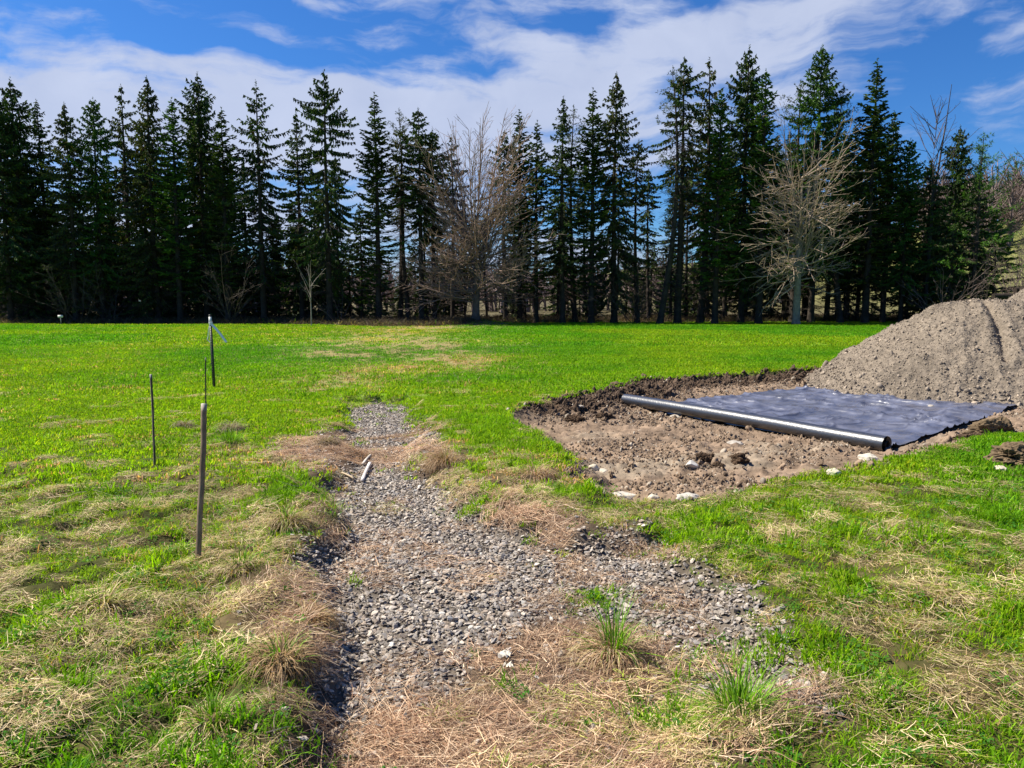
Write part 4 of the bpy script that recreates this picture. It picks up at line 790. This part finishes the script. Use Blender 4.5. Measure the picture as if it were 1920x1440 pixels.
PROTO = {
    'spruceA': conifer_proto(1, 19, 2.9, .12, 'spruce', .95, .28), 'spruceB': conifer_proto(2, 19, 2.4, .16, 'spruce', .9, .22), 'spruceC': conifer_proto(3, 18, 2.0, .22, 'spruce', .85, .2, .3),
    'droopy': conifer_proto(4, 20, 3.4, .18, 'spruce', .82, .5, 0, 1.0, .5), 'open': conifer_proto(5, 19, 2.9, .2, 'spruce', .62, .35, 0, 1.0, .55, None, .35),
    'fir': conifer_proto(6, 18, 1.9, .16, 'fir', 1.0, .1), 'firgreen': conifer_proto(7, 18, 1.75, .18, 'fir', 1.0, .1, 0, 1, 0, BR, .02), 'lollipop': conifer_proto(8, 17, 1.6, .42, 'spruce', .95, .25, .2, 1.6),
    'pinethin': conifer_proto(9, 18, 1.6, .45, 'pine', .85, .1, 1.4, 1.3, 0, GY), 'pinewide': conifer_proto(10, 15, 2.9, .2, 'pine', 1.0, .1, .3, 1.4, 0, BR), 'densegreen': conifer_proto(11, 20, 3.0, .18, 'spruce', 1.0, .2, 0, 1.4, 0, BR, .02),
    'slender': conifer_proto(12, 16, 1.35, .55, 'spruce', .8, .25, .8, 1.5, 0), 'low': conifer_proto(13, 9, 2.5, .06, 'spruce', .9, .2, 0, 1, .2), 'lowgreen': conifer_proto(14, 7, 1.7, .05, 'fir', .9, .1, 0, 1, 0, BR),
}
PROTO.update({'spruceD': conifer_proto(41, 19, 3.0, .1, 'spruce', .9, .33, .3, 1.0, .3, OL, .2), 'spruceE': conifer_proto(42, 19, 2.5, .18, 'spruce', .85, .15, -.3, 1.0, .4, None, .15),
    'open2': conifer_proto(43, 19, 2.3, .3, 'spruce', .55, .4, .4, 1.0, .5, OL, .3), 'bare': conifer_proto(44, 18, 1.7, .5, 'spruce', .7, .3, .6, 1.2, .5, None, .3), 'bare2': conifer_proto(45, 18, 1.5, .62, 'spruce', .75, .3, -.7, 1.2, .5, OL, .2)})
PH = dict(spruceD=19, spruceE=19, open2=19, bare=18, bare2=18, spruceA=19, spruceB=19, spruceC=18, droopy=20, open=19, fir=18, firgreen=18, lollipop=17, pinethin=18, pinewide=15, densegreen=20, slender=16, low=9, lowgreen=7)
rt = random.Random(5)
def conifer(kind, px, topy, d, label, group='conifers in the long tree row', wscale=1.0, name=None):
    x = PD(px, d, topy); z0 = hz(x, d); H = EYE + RAY(px, topy)[1] * d - z0; s = H / PH[kind]
    nm = name or ('pine_tree' if kind.startswith('pine') else 'fir_tree' if kind.startswith('fir') else 'spruce_tree')
    t = empty(nm, (x, d, z0), label, 'pine' if nm == 'pine_tree' else 'fir' if nm == 'fir_tree' else 'spruce', group, rt.uniform(0, 6.28)); sw = s * wscale * rt.uniform(.95, 1.05); t.scale = (sw, sw, s)
    for n_, me in zip(('trunk', 'crown', 'dead_limbs'), PROTO[kind]):
        o = bpy.data.objects.new(n_, me); col.objects.link(o); o.parent = t
    return t
FRONT = [('spruceA', -8, 175, 60, 'tall dark spruce cut by the left picture edge'), ('spruceA', 20, 150, 61, 'tall dense dark spruce, first whole one from the left edge'),
    ('spruceE', 66, 190, 62, 'spruce with a thin tip just right of the first whole one at the left edge'), ('spruceD', 118, 196, 60, 'spruce with olive sunlit flank above the tiny white sign'),
    ('densegreen', 172, 186, 61, 'broad spruce with sunlit yellow green mid branches, left part of the row'), ('open2', 222, 163, 63, 'spruce with a ragged open tip, left of the pair of tall pointed spruces'),
    ('spruceD', 277, 148, 61, 'tall pointed spruce with arched upper branches, second highest of the left group'), ('firgreen', 320, 187, 60, 'narrow columnar evergreen between the two highest spruces of the left group'),
    ('spruceA', 370, 140, 62, 'highest spruce of the left group, bushy to the tip'), ('fir', 414, 206, 60, 'short narrow pointed fir above the post with the ribbon'),
    ('open', 480, 155, 60, 'wide spruce with thin drooping side branches and sky behind, standing clear in a gap'), ('spruceC', 556, 215, 62, 'slimmer dark spruce left of the big drooping one'),
    ('droopy', 607, 135, 58, 'big spruce with long drooping arched branches, highest left of the bare maple'), ('fir', 703, 178, 58, 'very narrow dense dark fir with a sharp tip'),
    ('pinethin', 744, 204, 60, 'thin sparse pine on a bare pole right of the sharp narrow fir'), ('bare2', 762, 240, 59, 'slim pole spruce with a low dark tuft beside the thin sparse pine'),
    ('lollipop', 786, 205, 58, 'small crowned spruce with a fine spire left of the bare maple'), ('lollipop', 812, 246, 60, 'short tufted spruce touching the bare maple on its left'),
    ('open2', 846, 255, 63, 'brownish thin spruce seen through the left side of the bare maple'), ('bare', 948, 250, 61, 'short slim spruce seen through the right side of the bare maple'),
    ('fir', 975, 210, 62, 'pointed fir just right of the bare maple top'), ('fir', 1006, 230, 60, 'smaller pointed fir right of the one beside the maple top'),
    ('spruceE', 1058, 186, 59, 'dark spruce with a blunt double top in the middle of the row'), ('pinethin', 1082, 198, 61, 'bushy topped pine pressed behind the blunt spruce'),
    ('fir', 1113, 170, 59, 'narrow dark fir left of the heavy ragged spruce'), ('spruceD', 1158, 140, 60, 'heavy ragged spruce with a stepped top near the middle of the row'),
    ('bare2', 1200, 262, 61, 'slim dark pole spruce right of the heavy ragged spruce, shorter than its neighbours'), ('slender', 1222, 318, 63, 'shortest thin spruce in the sky gap left of the curving pine'),
    ('spruceC', 1262, 360, 65, 'low dark spruce behind the bare trunks of the curving pine and its neighbour'), ('pinethin', 1246, 130, 58, 'tall sparse pine with a curving bare trunk and sky showing through'), ('bare', 1281, 115, 59, 'high crowned spruce on a long bare trunk next to the curving pine'),
    ('open2', 1325, 112, 60, 'slim tall spruce left of the highest dark pair'), ('firgreen', 1352, 172, 58, 'narrow fresh green fir between the two tallest spruces of the right half'),
    ('spruceA', 1405, 90, 60, 'one of the two highest trees, dense dark spruce with a clean point'), ('firgreen', 1438, 135, 58, 'slim bright green fir leaning against the highest dark spruce'),
    ('pinethin', 1503, 150, 62, 'grey green pine behind the top of the pale bare tree'), ('densegreen', 1541, 88, 61, 'huge bright green spruce with a rounded top behind the pale bare tree'),
    ('pinethin', 1596, 160, 60, 'loose topped pine at the right shoulder of the huge green spruce'), ('fir', 1645, 115, 60, 'spire shaped fir standing high against open blue sky'),
    ('spruceC', 1674, 210, 61, 'shorter dark spruce pressed to the spire shaped fir'), ('densegreen', 1706, 262, 60, 'low green spruce left of the bare birch'),
    ('spruceD', 1745, 300, 61, 'dark spruce around the foot of the bare birch crown'), ('spruceA', 1800, 238, 58, 'broad low pointed spruce, last spruce at the right end'),
    ('spruceE', 1838, 300, 60, 'dark spruce behind the bushy pine at the right end'), ('lowgreen', 1872, 400, 60, 'low green fir at the very end of the row by the far slope'), ('pinewide', 1846, 250, 57, 'bushy pine with upswept branch tips at the right end of the row')]
for a in FRONT: conifer(a[0], a[1], a[2], a[3], a[4], wscale={'spruceA': 1.05, 'densegreen': .95, 'spruceD': 1.1, 'droopy': 1.15}.get(a[0], 1.12))
LBL = {'spruceB': 'dark spruce in the back rows', 'spruceC': 'slim dark spruce in the back rows', 'slender': 'pole thin spruce in the back rows',
       'bare': 'sparse bare stemmed spruce in the back rows', 'bare2': 'thin high crowned spruce in the back rows',
       'lollipop': 'bare stemmed spruce in the back rows', 'low': 'low bushy young spruce in the shade', 'lowgreen': 'small fresh green fir in the shade', 'fir': 'narrow fir in the back rows'}
MARKS = [(40, 'at the left edge of the row'), (140, 'above the tiny white sign'), (210, 'under the broad sunlit spruce'), (300, 'under the tall pointed spruce of the left group'), (395, 'under the highest spruce of the left group'),
    (450, 'behind the ribbon post'), (530, 'under the wide drooping spruce in the gap'), (655, 'under the big drooping spruce'), (770, 'by the sharp narrow fir'), (850, 'left of the bare maple'), (960, 'right behind the bare maple'),
    (1040, 'just right of the bare maple'), (1110, 'under the blunt double topped spruce'), (1200, 'under the heavy ragged spruce'), (1300, 'near the curving thin pine'), (1370, 'left of the highest dark pair'), (1450, 'under the highest dark pair'),
    (1560, 'behind the pale bare tree'), (1670, 'under the spire shaped fir'), (1760, 'under the leafless birch'), (9999, 'at the right end of the row')]
def mark(px): return next(t for p, t in MARKS if px < p)
def top_limit(px):
    """tops of the front trees, so fillers stay below"""
    return min([a[2] + abs(px - a[1]) * 2.2 for a in FRONT])
for i in range(84):
    px = -60 + i * 22.5 + rt.uniform(-12, 12); left = px < 470 or 1300 < px < 1850
    if px > 1840: break
    k = rt.choice(['spruceB', 'spruceC', 'fir'] if left else ['slender', 'bare', 'bare2', 'lollipop']); d = rt.uniform(63, 70)
    if 640 < px < 1320 and rt.random() < .35: continue
    ty = top_limit(px) + rt.uniform(45, 130) + (0 if left else 70); conifer(k, px, min(ty, 420 if left else 400), d, LBL[k] + ' ' + mark(px), 'filler conifers in the back rows')
for i in range(88):
    px = -40 + i * 21.6 + rt.uniform(-12, 12)
    if px > 1850 or 850 < px < 930 or 1470 < px < 1515: continue
    k = 'lowgreen' if rt.random() < .15 else 'low'; d = rt.uniform(61, 69) + (4 if px > 900 else 0)
    if px > 640 and px < 1850 and rt.random() < .32: continue
    conifer(k, px, rt.uniform(400, 500) + (40 if px > 640 else 0), d, LBL[k] + ' ' + mark(px), 'young conifers under the row', 1.1)

def grow_tree(seed, spec, colr, colt, rmin=.011, spread=.8):
    """bare branching tree; spec(r) yields the first limbs; returns trunk and branch builders"""
    r = np.random.default_rng(seed); S0, S1, A, B, LV = [], [], [], [], []
    def limb(p, az, el, L, rad, lev, up, wander, child, maxlev):
        m = max(3, int(L / (.5 if lev < 2 else .3))); st = L / m; pts = [p]; e, a = el, az; rr = rad
        for i in range(m):
            d = np.array([math.cos(a) * math.cos(e), math.sin(a) * math.cos(e), math.sin(e)]); q = p + d * st; r2_ = rad * (1 - .75 * (i + 1) / m) + .004
            S0.append(p); S1.append(q); A.append(rr); B.append(r2_); LV.append(lev); p = q; rr = r2_; a += r.normal(0, wander); e += up * st + r.normal(0, wander * .7); e = min(e, 1.5)
            if lev < maxlev and i >= (1 if lev > 0 else 1):
                for c in range(child[lev] if r.uniform() < .9 else 0):
                    f = (i + 1) / m; cl = L * (1 - f * .75) * r.uniform(.3, .62)
                    if cl > .2: limb(p, a + r.choice([-1, 1]) * r.uniform(.4, 1.3), (e - r.uniform(.05, spread)) if e > .75 else e + r.normal(.12, .35), cl, max(.010, rr * .6), lev + 1, up * .9, wander * 1.1, child, maxlev)
    for a in spec(r): limb(*a)
    S0, S1, A, B, LV = map(np.array, (S0, S1, A, B, LV)); A = np.maximum(A, rmin); B = np.maximum(B, rmin * .8)
    t = np.clip(A / .09, 0, 1)[:, None]; c = np.array([colt]) * (1 - t) + np.array([colr]) * t; c = c * r.uniform(.75, 1.25, (len(c), 1))
    mb = MB(); k = A > .05
    if k.any(): prisms(mb, S0[k] , S1[k] + (S1[k] - S0[k]) * .04, A[k], B[k], c[k], 6)
    if (~k).any(): prisms(mb, S0[~k], S1[~k], A[~k], B[~k], c[~k], 3)
    return mb, len(S0)
def bare_tree(name, px, d, label, cat, spec, trunk, seed, colr, colt, group=None, rmin=.011, spread=.8):
    x = PD(px, d); z0 = hz(x, d); t = empty(name, (x, d, z0), label, cat, group); mb, n = grow_tree(seed, spec, colr, colt, rmin, spread); mb.build('branches', M_twig, t)
    tb = MB(); P = np.array(trunk['p'], float); tube(tb, P, trunk['r'], colr, 10); tb.build('trunk', M_bark2, t, True); print(name, n); return t
M_bark2 = col_mat('smooth_bark', .9, 0, False, .15, bump=.012, bscale=14, nvar=.35, nscale=4)
def maple_spec(r):
    for i in range(13):                                # leaders making the tall oval top
        el = r.uniform(.98, 1.46); top = 14.5 - 3.4 * ((1.46 - el) / .48) ** 1.5 + r.normal(0, .3); z0 = r.uniform(1.8, 4.5)
        yield (np.array([r.normal(0, .12), r.normal(0, .12), z0]), i * 2.4 + r.uniform(-.3, .3), el, (top - z0) / math.sin(min(1.5, el + .05)) * .97, r.uniform(.05, .08), 0, .012, .04, [2, 1, 1, 0], 3)
    for i in range(52):                                # long low limbs sweeping out then up
        yield (np.array([0, 0, r.uniform(1.0, 5.0)]), r.uniform(0, 6.28), r.uniform(-.25, .5), r.uniform(4.2, 6.6), r.uniform(.04, .065), 0, .04, .10, [2, 2, 1, 0], 3)
bare_tree('bare_maple', 892, 56.5, 'big bare maple with a tall fine twigged oval top on a low mulch mound', 'maple', maple_spec, dict(p=[(0, 0, -.1), (0, 0, .3), (.02, 0, 1), (.05, 0, 2.2), (.05, 0, 4)], r=[.42, .31, .27, .25, .13]), 21, (.12, .09, .075), (.30, .205, .155), None, .0135, .9)
def pale_spec(r):
    for i in range(9): yield (np.array([r.normal(0, .15), r.normal(0, .1), r.uniform(3.5, 5.5)]), i * 2.4, r.uniform(1.1, 1.45), r.uniform(8, 11.5), r.uniform(.04, .06), 0, .0, .07, [1, 1, 0, 0], 3)
    for i in range(54):
        z = r.uniform(2.8, 10.5); yield (np.array([0, 0, z]), r.uniform(0, 6.28), r.uniform(-.25, .6), r.uniform(3.2, 5.4) * (1 - max(0, z - 8) * .14), r.uniform(.04, .065), 0, .02, .17, [2, 1, 1, 0], 3)
    for i in range(16): yield (np.array([0, 0, r.uniform(2.8, 5)]), r.normal(3.3, .7), r.uniform(-.6, .0), r.uniform(2.2, 4.2), r.uniform(.045, .06), 0, -.08, .16, [1, 2, 1, 0], 3)
bare_tree('pale_bare_tree', 1494, 56, 'pale barked bare tree with a wide tangled crown standing before the conifers', 'bare tree', pale_spec, dict(p=[(0, 0, -.1), (0, 0, .4), (0, 0, 2.4), (0, 0, 5), (.05, 0, 10)], r=[.36, .27, .24, .2, .06]), 22, (.22, .18, .145), (.38, .28, .20), None, .0125, 1.2)
def birch_spec(r):
    yield (np.array([0, 0, 8.0]), 0, 1.5, 10.0, .09, 0, 0, .02, [0, 0, 0, 0], 0)
    for i in range(26):
        z = r.uniform(8.5, 16); yield (np.array([0, 0, z]), r.uniform(0, 6.28), r.uniform(.7, 1.05), (18.5 - z) * r.uniform(.32, .6) + .4, .035, 1, .03, .05, [1, 1, 1, 0], 3)
bare_tree('birch_tree', 1736, 60, 'slender leafless birch rising high above the low trees into blue sky', 'birch', birch_spec, dict(p=[(0, 0, -.1), (0, 0, 3), (.1, 0, 8.2), (.0, 0, 11)], r=[.16, .13, .10, .06]), 23, (.07, .06, .055), (.11, .085, .08))
def sap_spec(r):
    for i in range(9): yield (np.array([0, 0, r.uniform(1.4, 3.2)]), r.uniform(0, 6.28), r.uniform(.8, 1.2), r.uniform(1.2, 2.6), .02, 1, .03, .08, [1, 1, 0, 0], 2)
bare_tree('sapling', 583, 53, 'thin pale sapling standing alone at the lawn edge under the big drooping spruce', 'sapling', sap_spec, dict(p=[(0, 0, -.1), (0, 0, 1.5), (-.05, 0, 3.0), (-.1, 0, 4.2)], r=[.045, .035, .025, .012]), 24, (.25, .22, .18), (.25, .21, .17))
def brush_spec(hgt):
    def f(r):
        for i in range(9): yield (np.array([r.normal(0, .3), r.normal(0, .3), 0]), r.uniform(0, 6.28), r.uniform(.7, 1.4), hgt * r.uniform(.4, 1.05), .028, 0, .0, .13, [1, 2, 1, 0], 3)
    return f
def brush(name, px, d, h, lab, seed, c=(.05, .04, .033), c2=(.085, .065, .055), cat='shrub', group=None):
    return bare_tree(name, px, d, lab, cat, brush_spec(h), dict(p=[(0, 0, -.1), (0, 0, .3), (.02, 0, .8)], r=[.07, .06, .03]), seed, c, c2, group)
brush('bare_shrub', 140, 58.5, 5.2, 'grey leafless thicket in the shade right of the tiny sign', 31)
brush('bare_shrub', 205, 59.5, 4.6, 'low twiggy bush in the shade below the pair of tall pointed spruces', 32)
brush('bare_sapling', 430, 58, 6.5, 'slim multi stemmed bare sapling right of the ribbon post', 33, cat='sapling')
brush('bare_shrub', 640, 57, 4.5, 'dark bare bush at the feet of the big drooping spruce', 34)
brush('bare_sapling', 1195, 59, 8.5, 'tall dark leafless sapling below the heavy ragged spruce', 35, cat='sapling')
brush('bare_shrub', 1770, 56, 6.5, 'pinkish brown leafless tangle before the last spruce', 36, (.12, .09, .08), (.19, .14, .12))
brush('bare_shrub', 1840, 55, 5.5, 'dark twiggy bush left of the second gravel heap', 37)
brush('bare_tree', 1925, 52, 9.5, 'leafless tree cut by the right picture edge above the second heap', 38, (.12, .09, .075), (.17, .12, .10), 'bare tree')
brush('bare_tree', 1895, 78, 11, 'brownish bare tree on the far slope at the right edge', 39, (.16, .12, .10), (.22, .16, .14), 'bare tree')
# dark log pile wall at right behind the heap
def log_row():
    t = empty('log_pile', (PD(1893, 50), 50, hz(PD(1893, 50), 50)), 'low dark stack of logs behind the heaps at the right', 'log pile'); k = 0
    for row in range(6):
        for j in range(2):
            mb = MB(); z = .3 + row * .42; y = j * .5 - .2; tube(mb, [(-.2 + rs.uniform(-1.1, .9), y, z + rs.uniform(-.08, .08)), (1.6, y + .05, z + .03), (5.0 + rs.uniform(-.6, .6), y, z)], [.2, .19, .17], (.035, .026, .02), 9); mb.build('log', M_bark, t, True)
log_row()
# far woods: one mass of bare trees beyond the field
def far_woods():
    P = []
    for i in range(3):
        mb, n = grow_tree(60 + i, lambda r: [(np.array([0, 0, 0.]), 0, 1.5, 9, .2, 0, 0, .02, [2, 1, 1, 0], 2)] + [(np.array([0, 0, r.uniform(2, 6)]), r.uniform(0, 6.28), r.uniform(.5, 1.1), r.uniform(3, 5), .08, 0, .02, .08, [1, 1, 0, 0], 2) for _ in range(9)], (.17, .13, .115), (.23, .17, .15))
        mb.v = [v for v in mb.v]; P.append(mb.mesh('far_tree', M_far))
    n = 620; x = rs.uniform(-150, 190, n); y = rs.uniform(150, 215, n) - np.where(x > 75, 20, 0); s = rs.uniform(.8, 1.25, n) * 1.1
    scatter('distant_woods', P, x, y, height(x, y), np.stack([np.zeros(n), np.zeros(n), rs.uniform(0, 6.28, n)], 1), np.stack([s * 1.5, s * 1.5, s], 1), rs.integers(0, 3, n), np.ones((n, 3)) * rs.uniform(.7, 1.2, (n, 1)), 'brownish leafless woods far beyond the tree row', 'woods')
M_far = col_mat('far_branches', .9, 0, True, .1)
far_woods()
# forest floor litter: low dry tufts and fallen twigs under the row
def litter():
    mbs = []
    for i in range(3):
        mb = MB(); n = 30; a = rs.uniform(0, 6.28, n); p = rs.normal(0, .5, (n, 3)) * [1, 1, 0] + [0, 0, .02]; d = np.stack([np.cos(a), np.sin(a), rs.uniform(0, .9, n)], 1) * rs.uniform(.2, .7, (n, 1)); prisms(mb, p, p + d, .012, .006, np.tile([[.2, .15, .1]], (n, 1)) * rs.uniform(.5, 1.4, (n, 1))); blades(mb, rs, 16, .5, .15, .45, .03, DRYS + GREENS[:1], .5, .4); mbs.append(mb.mesh('litter', M_grass))
    n = 5200; x = rs.uniform(-48, 46, n); y = lawn_edge(x) + rs.uniform(.3, 16, n); t = np.ones((n, 3)) * rs.uniform(.5, 1.1, (n, 1)); s = rs.uniform(.6, 1.3, n)
    scatter('undergrowth', mbs, x, y, height(x, y), np.stack([np.zeros(n), np.zeros(n), rs.uniform(0, 6.28, n)], 1), np.stack([s, s, s], 1), rs.integers(0, 3, n), t, 'dry twigs and dead weeds covering the ground under the conifers', 'undergrowth')
litter()
